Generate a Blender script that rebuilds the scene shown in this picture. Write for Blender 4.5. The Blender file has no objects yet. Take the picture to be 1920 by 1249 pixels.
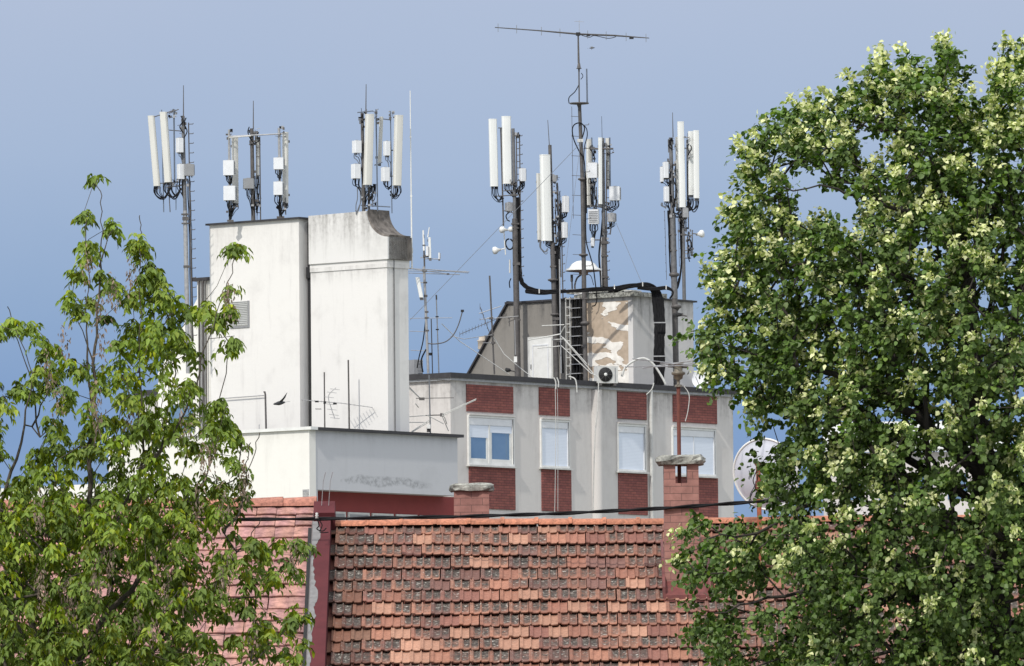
import bpy, math, random
import numpy as np
from mathutils import Vector, Matrix
R = math.radians
rnd = random.Random(7)
nr = np.random.default_rng(11)
S = bpy.context.scene
COL = S.collection

# ------------------------------------------------------------------ camera
FPX = 17000.0                       # focal length in pixels of a 1920 px wide frame
PITCH = math.atan((1700 - 624.5) / FPX)
ROLL = R(0.5)
CZ = 1.6
fw = Vector((0, math.cos(PITCH), math.sin(PITCH)))
r0 = Vector((1, 0, 0)); u0 = Vector((0, -math.sin(PITCH), math.cos(PITCH)))
cu = u0 * math.cos(ROLL) + r0 * math.sin(ROLL)
cr = r0 * math.cos(ROLL) - u0 * math.sin(ROLL)
cam = bpy.data.cameras.new('camera'); camo = bpy.data.objects.new('camera', cam); COL.objects.link(camo)
camo.matrix_world = Matrix(((cr.x, cu.x, -fw.x, 0), (cr.y, cu.y, -fw.y, 0), (cr.z, cu.z, -fw.z, CZ), (0, 0, 0, 1)))
cam.sensor_width = 36; cam.sensor_fit = 'HORIZONTAL'; cam.lens = 36 * FPX / 1920
cam.clip_start = 1; cam.clip_end = 9000
S.camera = camo

# ------------------------------------------------------------------ sky, sun, exposure
SUN_EL = R(43)
SUN_H = Vector((-0.50, -0.866)).normalized()
tosun = Vector((SUN_H.x * math.cos(SUN_EL), SUN_H.y * math.cos(SUN_EL), math.sin(SUN_EL)))
W = bpy.data.worlds.new('World'); S.world = W; W.use_nodes = True
nt = W.node_tree; nt.nodes.clear()
wo = nt.nodes.new('ShaderNodeOutputWorld'); bg = nt.nodes.new('ShaderNodeBackground')
sky = nt.nodes.new('ShaderNodeTexSky'); sky.sky_type = 'NISHITA'; sky.sun_disc = False
sky.sun_elevation = SUN_EL; sky.sun_rotation = math.atan2(SUN_H.x, SUN_H.y); sky.dust_density = 2.0
tc = nt.nodes.new('ShaderNodeTexCoord'); sx = nt.nodes.new('ShaderNodeSeparateXYZ')
nt.links.new(tc.outputs['Generated'], sx.inputs[0])
# a low bank of blue-grey rain haze far off, under a bright hazy upper sky
ramp = nt.nodes.new('ShaderNodeValToRGB'); e = ramp.color_ramp.elements
K = 6.9
e[0].position = 0.0; e[0].color = (.36 * K, .44 * K, .56 * K, 1)
e[1].position = 1.0; e[1].color = (1.30 * K, 1.33 * K, 1.38 * K, 1)
for p, c in ((.040, (.24, .36, .58)), (.053, (.195, .325, .585)), (.064, (.265, .390, .615)), (.082, (.365, .468, .665)), (.102, (.435, .512, .685)),
             (.20, (.66, .74, .88)), (.42, (1.12, 1.18, 1.27))):
    n_ = e.new(p); n_.color = (c[0] * K, c[1] * K, c[2] * K, 1)
nz = nt.nodes.new('ShaderNodeTexNoise'); nz.inputs['Scale'].default_value = 9.0; nz.inputs['Detail'].default_value = 3
nt.links.new(tc.outputs['Generated'], nz.inputs['Vector'])
ma = nt.nodes.new('ShaderNodeMath'); ma.operation = 'MULTIPLY_ADD'; ma.inputs[1].default_value = .018; ma.inputs[2].default_value = -.009
nt.links.new(nz.outputs[0], ma.inputs[0]); nz.inputs['Scale'].default_value = 14; nz.inputs['Detail'].default_value = 6; nz.inputs['Roughness'].default_value = .6
ad = nt.nodes.new('ShaderNodeMath'); ad.operation = 'ADD'
nt.links.new(sx.outputs['Z'], ad.inputs[0]); nt.links.new(ma.outputs[0], ad.inputs[1])
nt.links.new(ad.outputs[0], ramp.inputs[0])
mx = nt.nodes.new('ShaderNodeMixRGB'); mx.inputs[0].default_value = .93
nt.links.new(sky.outputs[0], mx.inputs[1]); nt.links.new(ramp.outputs[0], mx.inputs[2])
nt.links.new(mx.outputs[0], bg.inputs['Color']); bg.inputs['Strength'].default_value = .125
nt.links.new(bg.outputs[0], wo.inputs[0])
sl = bpy.data.lights.new('sun', 'SUN'); sl.energy = 2.5; sl.angle = R(1.5); sl.color = (1, .955, .88)
so = bpy.data.objects.new('sun', sl); COL.objects.link(so); so.rotation_euler = tosun.to_track_quat('Z', 'Y').to_euler()
S.view_settings.view_transform = 'Standard'; S.view_settings.look = 'None'
S.view_settings.exposure = 0.22; S.view_settings.gamma = 1.0

# ------------------------------------------------------------------ helpers
def ray(px, py):
    return fw + cr * ((px - 960) / FPX) + cu * ((624.5 - py) / FPX)
CAMP = Vector((0, 0, CZ))
def at(px, py, Y):
    d = ray(px, py); return CAMP + d * (Y / d.y)
def ppm(Y): return FPX / Y

class MB:
    def __init__(s): s.v = []; s.f = []; s.sm = []; s.c = []
    def add(s, vs, fs, smooth=False, col=None):
        b = len(s.v); s.v += [tuple(p) for p in vs]
        s.f += [tuple(b + i for i in f) for f in fs]; s.sm += [smooth] * len(fs)
        if col is not None: s.c += [col] * len(vs)
    def box8(s, p):     # p: 8 points, bottom 4 ccw, top 4 ccw
        s.add(p, [(3, 2, 1, 0), (4, 5, 6, 7), (0, 1, 5, 4), (1, 2, 6, 5), (2, 3, 7, 6), (3, 0, 4, 7)])
    def obox(s, c, ax, ay, az):   # centre and three half axes
        c = Vector(c); ax = Vector(ax); ay = Vector(ay); az = Vector(az)
        s.box8([c - ax - ay - az, c + ax - ay - az, c + ax + ay - az, c - ax + ay - az,
                c - ax - ay + az, c + ax - ay + az, c + ax + ay + az, c - ax + ay + az])
    def tube(s, pts, r, n=8, cap=True):
        pts = [Vector(p) for p in pts]
        rs = r if isinstance(r, (list, tuple)) else [r] * len(pts)
        vs = []; fs = []
        d0 = (pts[1] - pts[0]).normalized()
        up = Vector((0, 0, 1)) if abs(d0.z) < .9 else Vector((0, 1, 0))
        a = d0.cross(up).normalized()
        for i, p in enumerate(pts):
            d = (pts[min(i + 1, len(pts) - 1)] - pts[max(i - 1, 0)])
            d = d.normalized() if d.length > 1e-9 else d0
            a = (a - d * a.dot(d)); a = a.normalized() if a.length > 1e-6 else d.cross(Vector((.3, .5, .8))).normalized()
            b = d.cross(a)
            for k in range(n):
                t = 2 * math.pi * k / n
                vs.append(p + (a * math.cos(t) + b * math.sin(t)) * rs[i])
        for i in range(len(pts) - 1):
            for k in range(n):
                k2 = (k + 1) % n
                fs.append((i * n + k, i * n + k2, (i + 1) * n + k2, (i + 1) * n + k))
        s.add(vs, fs, True)
        if cap:
            s.add(vs[:n], [tuple(range(n - 1, -1, -1))]); s.add(vs[-n:], [tuple(range(n))])
    def lathe(s, c, axis, prof, n=20):   # prof: (radius, height along axis)
        c = Vector(c); d = Vector(axis).normalized()
        up = Vector((0, 0, 1)) if abs(d.z) < .9 else Vector((0, 1, 0))
        a = d.cross(up).normalized(); b = d.cross(a)
        vs = []; fs = []
        for (r_, h) in prof:
            for k in range(n):
                t = 2 * math.pi * k / n
                vs.append(c + d * h + (a * math.cos(t) + b * math.sin(t)) * r_)
        for i in range(len(prof) - 1):
            for k in range(n):
                k2 = (k + 1) % n
                fs.append((i * n + k, i * n + k2, (i + 1) * n + k2, (i + 1) * n + k))
        s.add(vs, fs, True)
    def prism(s, poly, ext):      # poly: world points of a face; ext: extrusion vector
        n = len(poly); P = [Vector(p) for p in poly]; e_ = Vector(ext)
        s.add(P + [p + e_ for p in P], [tuple(range(n - 1, -1, -1)), tuple(range(n, 2 * n))] +
              [(i, (i + 1) % n, n + (i + 1) % n, n + i) for i in range(n)])
    def build(s, name, mat, root=None, origin=None):
        me = bpy.data.meshes.new(name)
        if root is not None: o0 = ROOTLOC[root.name]
        else: o0 = Vector(origin) if origin is not None else Vector((0, 0, 0))
        me.from_pydata([(x - o0.x, y - o0.y, z - o0.z) for x, y, z in s.v], [], s.f)
        me.polygons.foreach_set('use_smooth', s.sm)
        if s.c and len(s.c) == len(s.v):
            ca = me.color_attributes.new('tint', 'FLOAT_COLOR', 'POINT')
            ca.data.foreach_set('color', [q for c in s.c for q in c])
        me.materials.append(mat); me.update()
        ob = bpy.data.objects.new(name, me); COL.objects.link(ob)
        if root is not None:
            base = root
            ob.parent = base
        else: ob.location = o0
        ROOTLOC[ob.name] = o0
        return ob
ROOTLOC = {}
def thing(name, label, cat, loc, group=None):
    o = bpy.data.objects.new(name, None); COL.objects.link(o); o.location = loc; o.empty_display_size = .3
    ROOTLOC[o.name] = Vector(loc); o['label'] = label; o['category'] = cat
    if group: o['group'] = group
    return o
def tag(o, label=None, cat=None, group=None, kind=None):
    if label: o['label'] = label
    if cat: o['category'] = cat
    if group: o['group'] = group
    if kind: o['kind'] = kind
    return o

class Face:
    """a vertical plane through the point seen at px at depth Y; u runs along d, n points outwards"""
    def __init__(s, px, Y, d, n, z=None):
        p = at(px, 800, Y); s.o = Vector((p.x, p.y, 0)); s.d = Vector((d[0], d[1], 0)).normalized(); s.n = Vector((n[0], n[1], 0)).normalized()
    def at(s, px, py):
        r_ = ray(px, py); t = (s.o - CAMP).dot(s.n) / r_.dot(s.n); p = CAMP + r_ * t
        return (p - s.o).dot(s.d), p.z
    def u(s, px, py=800): return s.at(px, py)[0]
    def z(s, px, py): return s.at(px, py)[1]
    def P(s, u, z, d=0): return s.o + s.d * u + s.n * d + Vector((0, 0, z))
    def box(s, mb, u0_, u1_, z0, z1, d0, d1):
        P = s.P
        mb.box8([P(u0_, z0, d1), P(u1_, z0, d1), P(u1_, z0, d0), P(u0_, z0, d0), P(u0_, z1, d1), P(u1_, z1, d1), P(u1_, z1, d0), P(u0_, z1, d0)])
    def off(s, d):
        f = Face.__new__(Face); f.o = s.o + s.n * d; f.d = s.d; f.n = s.n; return f

# ------------------------------------------------------------------ materials
def newmat(name):
    m = bpy.data.materials.new(name); m.use_nodes = True; t = m.node_tree
    return m, t, t.nodes['Principled BSDF']
def node(t, typ, **kw):
    n = t.nodes.new(typ)
    for k, v in kw.items():
        if k.startswith('_'): setattr(n, k[1:], v)
        else: n.inputs[k.replace('__', ' ')].default_value = v
    return n
def C4(c): return (c[0], c[1], c[2], 1)
def plain(name, c, rough=.6, metal=0, c2=None, scale=6, spread=.5, bump=0, zs=1.0, detail=5):
    m, t, b = newmat(name); b.inputs['Roughness'].default_value = rough; b.inputs['Metallic'].default_value = metal
    c2 = c2 or tuple(x * .72 for x in c)
    tcn = node(t, 'ShaderNodeTexCoord'); mp = node(t, 'ShaderNodeMapping'); mp.inputs['Scale'].default_value = (1, 1, zs)
    t.links.new(tcn.outputs['Object'], mp.inputs[0])
    n = node(t, 'ShaderNodeTexNoise', Scale=scale, Detail=detail, Roughness=.65); t.links.new(mp.outputs[0], n.inputs['Vector'])
    r_ = node(t, 'ShaderNodeValToRGB'); r_.color_ramp.elements[0].position = .5 - spread / 2; r_.color_ramp.elements[1].position = .5 + spread / 2
    r_.color_ramp.elements[0].color = C4(c2); r_.color_ramp.elements[1].color = C4(c)
    t.links.new(n.outputs[0], r_.inputs[0]); t.links.new(r_.outputs[0], b.inputs['Base Color'])
    if bump:
        bp = node(t, 'ShaderNodeBump', Strength=bump, Distance=.01); t.links.new(n.outputs[0], bp.inputs['Height']); t.links.new(bp.outputs[0], b.inputs['Normal'])
    return m
def math_(t, op, a, b=None, c=None, clamp=False):
    n = t.nodes.new('ShaderNodeMath'); n.operation = op; n.use_clamp = clamp
    for i, v in enumerate((a, b, c)):
        if v is None: continue
        if isinstance(v, (int, float)): n.inputs[i].default_value = v
        else: t.links.new(v, n.inputs[i])
    return n.outputs[0]
def uvec(t, ang):
    """wall coordinates in metres: along the wall (both wall directions of a building turned by ang) and up"""
    tcn = node(t, 'ShaderNodeTexCoord'); sp = node(t, 'ShaderNodeSeparateXYZ'); t.links.new(tcn.outputs['Object'], sp.inputs[0])
    ca, sa = math.cos(ang), math.sin(ang)
    u = math_(t, 'ADD', math_(t, 'MULTIPLY', sp.outputs[0], ca - sa), math_(t, 'MULTIPLY', sp.outputs[1], sa + ca))
    return u, sp.outputs[2], tcn
def plaster(name, c, dirt=(.22, .21, .20), ang=R(50), streak=.35, blotch=.25, tops=(), patch=None, rough=.9):
    """tops: list of (height, reach, strength) where rain dirt runs down from an edge"""
    m, t, b = newmat(name); b.inputs['Roughness'].default_value = rough
    u, z, tcn = uvec(t, ang)
    cb = node(t, 'ShaderNodeCombineXYZ'); t.links.new(math_(t, 'MULTIPLY', u, 2.2), cb.inputs[0]); t.links.new(math_(t, 'MULTIPLY', z, .22), cb.inputs[1])
    n1 = node(t, 'ShaderNodeTexNoise', Scale=1.6, Detail=7, Roughness=.65); t.links.new(cb.outputs[0], n1.inputs['Vector'])
    n2 = node(t, 'ShaderNodeTexNoise', Scale=.9, Detail=6, Roughness=.6); t.links.new(tcn.outputs['Object'], n2.inputs['Vector'])
    n3 = node(t, 'ShaderNodeTexNoise', Scale=7, Detail=6, Roughness=.7); t.links.new(tcn.outputs['Object'], n3.inputs['Vector'])
    def ss(x, a, bb):
        r_ = node(t, 'ShaderNodeMapRange'); r_.interpolation_type = 'SMOOTHSTEP'; r_.inputs[1].default_value = a; r_.inputs[2].default_value = bb
        t.links.new(x, r_.inputs[0]); return r_.outputs[0]
    f = math_(t, 'MULTIPLY', ss(n1.outputs[0], .52, .80), streak)
    f = math_(t, 'ADD', f, math_(t, 'MULTIPLY', ss(n2.outputs[0], .50, .78), blotch))
    for (zt, reach, st) in tops:
        g = math_(t, 'MULTIPLY', ss(z, zt - reach, zt), math_(t, 'LESS_THAN', z, zt + .12))
        k = math_(t, 'MULTIPLY', math_(t, 'MULTIPLY', g, st), math_(t, 'ADD', ss(n1.outputs[0], .36, .66), math_(t, 'MULTIPLY', ss(n3.outputs[0], .42, .7), .45)))
        f = math_(t, 'ADD', f, k)
    if patch:       # a strip of peeled render
        pu = math_(t, 'ADD', math_(t, 'MULTIPLY', math_(t, 'SUBTRACT', u, (patch[0] + patch[1]) / 2), 2 / (patch[1] - patch[0])), math_(t, 'MULTIPLY_ADD', n3.outputs[0], .6, -.3))
        pz = math_(t, 'ADD', math_(t, 'MULTIPLY', math_(t, 'SUBTRACT', z, (patch[2] + patch[3]) / 2), 2 / (patch[3] - patch[2])), math_(t, 'MULTIPLY_ADD', n2.outputs[0], 2.0, -1.0))
        rr_ = math_(t, 'ADD', math_(t, 'POWER', math_(t, 'ABSOLUTE', pu), 4), math_(t, 'POWER', math_(t, 'ABSOLUTE', pz), 2))
        f = math_(t, 'ADD', f, math_(t, 'MULTIPLY', ss(rr_, 1.1, .2), math_(t, 'MULTIPLY_ADD', ss(n3.outputs[0], .40, .60), .50, .10)))
    f = math_(t, 'MULTIPLY', f, math_(t, 'ADD', .6, math_(t, 'MULTIPLY', n3.outputs[0], .8)), clamp=True)
    mxn = node(t, 'ShaderNodeMixRGB'); mxn.inputs[1].default_value = C4(c); mxn.inputs[2].default_value = C4(dirt); t.links.new(f, mxn.inputs[0])
    bp = node(t, 'ShaderNodeBump', Strength=.25, Distance=.02); t.links.new(n3.outputs[0], bp.inputs['Height']); t.links.new(bp.outputs[0], b.inputs['Normal'])
    t.links.new(mxn.outputs[0], b.inputs['Base Color'])
    return m
def bricks(name, c1, c2, mortar, ang, bw, bh, ms=.02, bias=0, noise=.5, mw=.008):
    m, t, b = newmat(name); b.inputs['Roughness'].default_value = .85
    u, z, tcn = uvec(t, ang)
    cb = node(t, 'ShaderNodeCombineXYZ'); t.links.new(u, cb.inputs[0]); t.links.new(z, cb.inputs[1])
    br = t.nodes.new('ShaderNodeTexBrick'); t.links.new(cb.outputs[0], br.inputs['Vector'])
    br.inputs['Color1'].default_value = C4(c1); br.inputs['Color2'].default_value = C4(c2); br.inputs['Mortar'].default_value = C4(mortar)
    br.inputs['Scale'].default_value = 1; br.inputs['Brick Width'].default_value = bw; br.inputs['Row Height'].default_value = bh
    br.inputs['Mortar Size'].default_value = mw; br.inputs['Mortar Smooth'].default_value = .3; br.inputs['Bias'].default_value = bias
    n3 = node(t, 'ShaderNodeTexNoise', Scale=5, Detail=6, Roughness=.7); t.links.new(tcn.outputs['Object'], n3.inputs['Vector'])
    mxn = node(t, 'ShaderNodeMixRGB'); mxn.blend_type = 'MULTIPLY'; mxn.inputs[0].default_value = noise
    t.links.new(br.outputs[0], mxn.inputs[1])
    r_ = node(t, 'ShaderNodeValToRGB'); r_.color_ramp.elements[0].position = .3; r_.color_ramp.elements[1].position = .65
    r_.color_ramp.elements[0].color = (.45, .42, .42, 1); r_.color_ramp.elements[1].color = (1.1, 1.1, 1.1, 1)
    t.links.new(n3.outputs[0], r_.inputs[0]); t.links.new(r_.outputs[0], mxn.inputs[2]); t.links.new(mxn.outputs[0], b.inputs['Base Color'])
    bp = node(t, 'ShaderNodeBump', Strength=.5, Distance=.01); bp.invert = True; t.links.new(br.outputs[1], bp.inputs['Height']); t.links.new(bp.outputs[0], b.inputs['Normal'])
    return m
def attr_mat(name, rough=.6, trans=0.0, back=None, noise=0, spec=.5):
    m, t, b = newmat(name); b.inputs['Roughness'].default_value = rough; b.inputs['Specular IOR Level'].default_value = spec
    a = node(t, 'ShaderNodeAttribute'); a.attribute_name = 'tint'
    src = a.outputs['Color']
    if noise:
        tcn = node(t, 'ShaderNodeTexCoord'); n = node(t, 'ShaderNodeTexNoise', Scale=noise, Detail=5, Roughness=.75); t.links.new(tcn.outputs['Object'], n.inputs['Vector'])
        r_ = node(t, 'ShaderNodeValToRGB'); r_.color_ramp.elements[0].position = .32; r_.color_ramp.elements[1].position = .66
        r_.color_ramp.elements[0].color = (.30, .29, .29, 1); r_.color_ramp.elements[1].color = (1.22, 1.20, 1.16, 1)
        t.links.new(n.outputs[0], r_.inputs[0])
        q = node(t, 'ShaderNodeMixRGB'); q.blend_type = 'MULTIPLY'; q.inputs[0].default_value = .8
        t.links.new(src, q.inputs[1]); t.links.new(r_.outputs[0], q.inputs[2]); src = q.outputs[0]
        bp = node(t, 'ShaderNodeBump', Strength=.35, Distance=.006); t.links.new(n.outputs[0], bp.inputs['Height']); t.links.new(bp.outputs[0], b.inputs['Normal'])
    if back is not None:
        g = node(t, 'ShaderNodeNewGeometry'); q = node(t, 'ShaderNodeMixRGB'); q.inputs[2].default_value = C4(back)
        t.links.new(math_(t, 'MULTIPLY', g.outputs['Backfacing'], .55), q.inputs[0]); t.links.new(src, q.inputs[1]); src = q.outputs[0]
    t.links.new(src, b.inputs['Base Color'])
    if trans:
        tr = node(t, 'ShaderNodeBsdfTranslucent'); mxs = node(t, 'ShaderNodeMixShader'); mxs.inputs[0].default_value = trans
        g2 = node(t, 'ShaderNodeMixRGB'); g2.blend_type = 'MULTIPLY'; g2.inputs[0].default_value = 1; g2.inputs[2].default_value = (1.25, 1.35, .5, 1)
        t.links.new(src, g2.inputs[1]); t.links.new(g2.outputs[0], tr.inputs[0])
        t.links.new(b.outputs[0], mxs.inputs[1]); t.links.new(tr.outputs[0], mxs.inputs[2])
        t.links.new(mxs.outputs[0], t.nodes['Material Output'].inputs[0])
    return m

ANG = R(50)
M = {}
M['steel'] = plain('galvanised_steel', (.20, .20, .205), .5, .3, (.10, .10, .105), 9)
M['darksteel'] = plain('weathered_mast', (.135, .125, .12), .6, .2, (.06, .055, .055), 7)
M['bluesteel'] = plain('thin_rods', (.15, .18, .23), .5, .3)
M['panel'] = plain('cream_radome', (.68, .675, .64), .45, 0, (.54, .535, .50), 3, .8, zs=.3)
M['panelw'] = plain('white_radome', (.80, .81, .79), .4, 0, (.70, .71, .69), 3, .8, zs=.3)
M['rru'] = plain('white_box', (.74, .76, .79), .45, 0, (.62, .63, .65), 5, .6)
M['rrug'] = plain('grey_box', (.30, .31, .32), .5, 0, (.22, .22, .23), 5, .6)
M['black'] = plain('black_cable', (.012, .012, .014), .7, 0, (.006, .006, .007), 5)
M['black'].node_tree.nodes['Principled BSDF'].inputs['Specular IOR Level'].default_value = .15
M['graycab'] = plain('grey_cable', (.16, .17, .19), .5)
M['whitecab'] = plain('white_cable', (.62, .62, .60), .5, 0, (.42, .42, .4), 12)
M['alu'] = plain('old_aluminium', (.46, .46, .46), .45, .4, (.28, .28, .29), 12)
M['whitepaint'] = plain('white_paint', (.80, .80, .78), .4, 0, (.62, .62, .60), 4)
M['rust'] = plain('rust', (.20, .06, .04), .8, 0, (.10, .03, .025), 14, .6, .3)
M['rustorange'] = plain('orange_rust', (.42, .12, .055), .8, 0, (.16, .05, .03), 9, .4, .3)
M['glass'] = plain('window_glass', (.30, .42, .54), .06, .6, (.22, .33, .45), 1.2)
M['shutter'] = None
M['bark'] = plain('bark', (.036, .029, .024), .9, 0, (.028, .023, .020), 14, .5, .6)
M['bark2'] = plain('grey_bark', (.10, .082, .062), .9, 0, (.045, .038, .030), 14, .5, .6)
M['mossbark'] = M['bark2']
M['concrete'] = plain('lichen_concrete', (.42, .42, .38), .95, 0, (.06, .06, .055), 11, .28, .8, detail=8)
M['redmetal'] = plain('red_sheet_metal', (.125, .032, .036), .8, 0, (.07, .020, .024), 3.5, .7, .1, .5)
M['redmetal'].node_tree.nodes['Principled BSDF'].inputs['Specular IOR Level'].default_value = .12
M['redwall'] = plain('red_painted_wall', (.26, .045, .042), .85, 0, (.19, .034, .034), 1.5, .7)
M['tarsheet'] = plain('roofing_sheet', (.045, .043, .048), .7, 0, (.022, .021, .024), 4, .5, .2)
M['dark'] = plain('dark_gap', (.02, .02, .022), .8)
M['ground'] = plain('ground', (.30, .29, .25), .95, 0, (.20, .21, .15), .08, .6)

# ------------------------------------------------------------------ ground
g = MB(); g.add([(-2500, -300, 0), (2500, -300, 0), (2500, 5000, 0), (-2500, 5000, 0)], [(0, 1, 2, 3)])
tag(g.build('ground', M['ground']), kind='structure')

# ------------------------------------------------------------------ the two flat-roofed buildings
uR = (math.cos(ANG), math.sin(ANG)); uL = (-math.sin(ANG), math.cos(ANG))
nR = (math.sin(ANG), -math.cos(ANG)); nL = (-math.cos(ANG), -math.sin(ANG))   # normals of right- and left-looking walls

# ---- building B: brick panelled block with the roof house
FB = Face(845, 280, uR, nR); FBl = Face(845, 280, uL, nL)
zB = FB.z(845, 712); uB1 = FB.u(1375, 850)
B = thing('apartment_building', 'grey block of flats with dark red brick panels and a roof house crowded by masts', 'building', FB.P(0, 0))
M['wallB'] = plaster('facade_B', (.60, .575, .555), (.30, .28, .27), streak=.40, blotch=.3, tops=((zB, 1.6, .55),))
DB = 13.0
mb = MB(); P = FB.P
def wallbox(mb, F, ua, ub, za, zb, depth): F.box(mb, ua, ub, za, zb, -depth, 0)
wallbox(mb, FB, 0, uB1, 0, zB, DB)
mb.build('wall', M['wallB'], B)
# parapet fascia
zp = FB.z(845, 699)
mb = MB(); mb.prism([FB.P(-.16, zB + .06, .16), FB.P(uB1 + .12, zB + .06, .16), FB.P(uB1 + .12, zB + .06, -DB - .1), FB.P(-.16, zB + .06, -DB - .1)], (0, 0, zp - zB - .06))
mb.build('fascia', M['tarsheet'], B)
mb = MB(); mb.prism([FB.P(-.10, zB - .02, .10), FB.P(uB1 + .07, zB - .02, .10), FB.P(uB1 + .07, zB - .02, -DB - .05), FB.P(-.10, zB - .02, -DB - .05)], (0, 0, .079))
mb.build('fascia_trim', M['alu'], B)
M['brickB'] = bricks('red_brick_panel', (.27, .085, .070), (.20, .060, .055), (.10, .040, .036), ANG, .26, .082, mw=.009)
def onB(x0, x1, y0, y1):
    xm = (y0 + y1) / 2
    return FB.u(x0, xm), FB.u(x1, xm), FB.z(x0, y1), FB.z(x0, y0)
for (x0, x1, y0, y1) in ((874, 961, 720.5, 771), (1010, 1067, 726, 778), (1157, 1211, 734, 785), (1261, 1343, 740, 791),
                         (879, 965, 873, 953), (1015, 1070, 878, 958), (1159, 1213, 884.5, 964), (1262, 1345, 892, 969)):
    a, b_, c, d = onB(x0, x1, y0, y1)
    mb = MB(); FB.box(mb, a, b_, c, min(d, zB - .03), -.05, .035); mb.build('brick_panel', M['brickB'], B)
def shutter_mat():
    m, t, b = newmat('roller_shutter'); b.inputs['Roughness'].default_value = .45
    tcn = node(t, 'ShaderNodeTexCoord'); sp = node(t, 'ShaderNodeSeparateXYZ'); t.links.new(tcn.outputs['Object'], sp.inputs[0])
    w = math_(t, 'FRACT', math_(t, 'MULTIPLY', sp.outputs[2], 22))
    r_ = node(t, 'ShaderNodeValToRGB'); r_.color_ramp.elements[0].position = .0; r_.color_ramp.elements[1].position = .2
    r_.color_ramp.elements[0].color = (.50, .54, .62, 1); r_.color_ramp.elements[1].color = (.70, .76, .86, 1)
    t.links.new(w, r_.inputs[0]); t.links.new(r_.outputs[0], b.inputs['Base Color']); return m
M['shutter'] = shutter_mat()
M['sill'] = plain('sill', (.62, .62, .60), .6)
def window(F, root, x0, x1, y0, y1, jamb=.05, style='closed'):
    a, b_, c, d = onB(x0, x1, y0, y1)
    # reveal
    mb = MB(); rv = .07
    F.box(mb, a, b_, d - .07, d, -.02, rv); F.box(mb, b_ - .09, b_, c, d - .07, -.02, rv - .01); F.box(mb, a, a + .05, c, d - .07, -.02, rv - .01)
    F.box(mb, a + .05, b_ - .09, c, c + .06, -.02, rv - .012)
    wn = mb.build('window', M['whitepaint'], root)
    mb = MB(); F.box(mb, a + .02, b_ + .02, d + .002, d + .05, -.02, .11); mb.build('lintel', M['wallB'], wn)
    mb = MB(); F.box(mb, a - .05, b_ + .06, c - .055, c - .004, -.02, .14); mb.build('sill', M['sill'], wn)
    mb = MB(); F.box(mb, b_ - .088, b_ - .055, c + .08, d - .06, .062, .075); mb.build('jamb_strip', M['rrug'], wn)  # thin grey strip along the right jamb
    ia, ib, ic, id_ = a + .052, b_ - .10, c + .062, d - .075
    if style == 'closed':
        mb = MB(); F.box(mb, ia, ib, ic, id_ - .20, -.01, .022); mb.build('shutter', M['shutter'], wn)
        mb = MB(); F.box(mb, ia, ib, id_ - .198, id_, -.01, .05); mb.build('shutter_box', M['rru'], wn)
        mb = MB(); F.box(mb, ib + .004, ib + .03, ic, id_, .0, .058); mb.build('guide_rail', M['rru'], wn)
        if b_ - a > 2.0:
            um = (a + b_) / 2; mb = MB(); F.box(mb, um - .02, um + .02, ic, id_ - .2, .02, .035); mb.build('mullion', M['rru'], wn)
    else:
        um = ia + (ib - ia) * .47
        mb = MB(); F.box(mb, ia, ib, id_ - .22, id_, -.01, .05); mb.build('shutter_box', M['rru'], wn)
        zl, zr = FB.z(885, 820), FB.z(930, 812)
        mb = MB(); F.box(mb, ia, um - .04, zl, id_ - .222, -.01, .03); mb.build('shutter', M['shutter'], wn)
        mb = MB(); F.box(mb, um + .04, ib, zr, id_ - .222, -.01, .03); mb.build('shutter', M['shutter'], wn)
        mb = MB(); F.box(mb, um - .04, um + .04, ic, id_ - .222, -.01, .045); mb.build('mullion', M['whitepaint'], wn)
        for (p, q, zt) in ((ia, um - .04, zl), (um + .04, ib, zr)):
            mb = MB(); s_ = .09
            F.box(mb, p, q, ic, ic + s_ + .05, -.01, .028); F.box(mb, p, p + s_, ic + s_ + .05, zt - .002, -.01, .028); F.box(mb, q - s_, q, ic + s_ + .05, zt - .002, -.01, .028)
            mb.build('frame', M['whitepaint'], wn)
            mb = MB(); F.box(mb, p + s_ + .002, q - s_ - .002, ic + s_ + .052, zt - .002, -.012, .010); mb.build('pane', M['glass'], wn)
window(FB, B, 876, 962, 778, 871, style='open')
window(FB, B, 1012, 1066, 785.5, 876)
window(FB, B, 1156, 1209, 794, 883)
window(FB, B, 1259, 1340, 800.5, 890)
# drain column and white downpipe on the facade
mb = MB(); a = FB.u(1117, 800); mb.tube([FB.P(a, 0, .02), FB.P(a, zB - .05, .02)], .20, 16); mb.build('drain_column', M['wallB'], B)
mb = MB(); a = FB.u(1217, 800); mb.tube([FB.P(a, 0, .09), FB.P(a, zB + .05, .09)], .06, 10); mb.build('downpipe', M['sill'], B)
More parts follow.
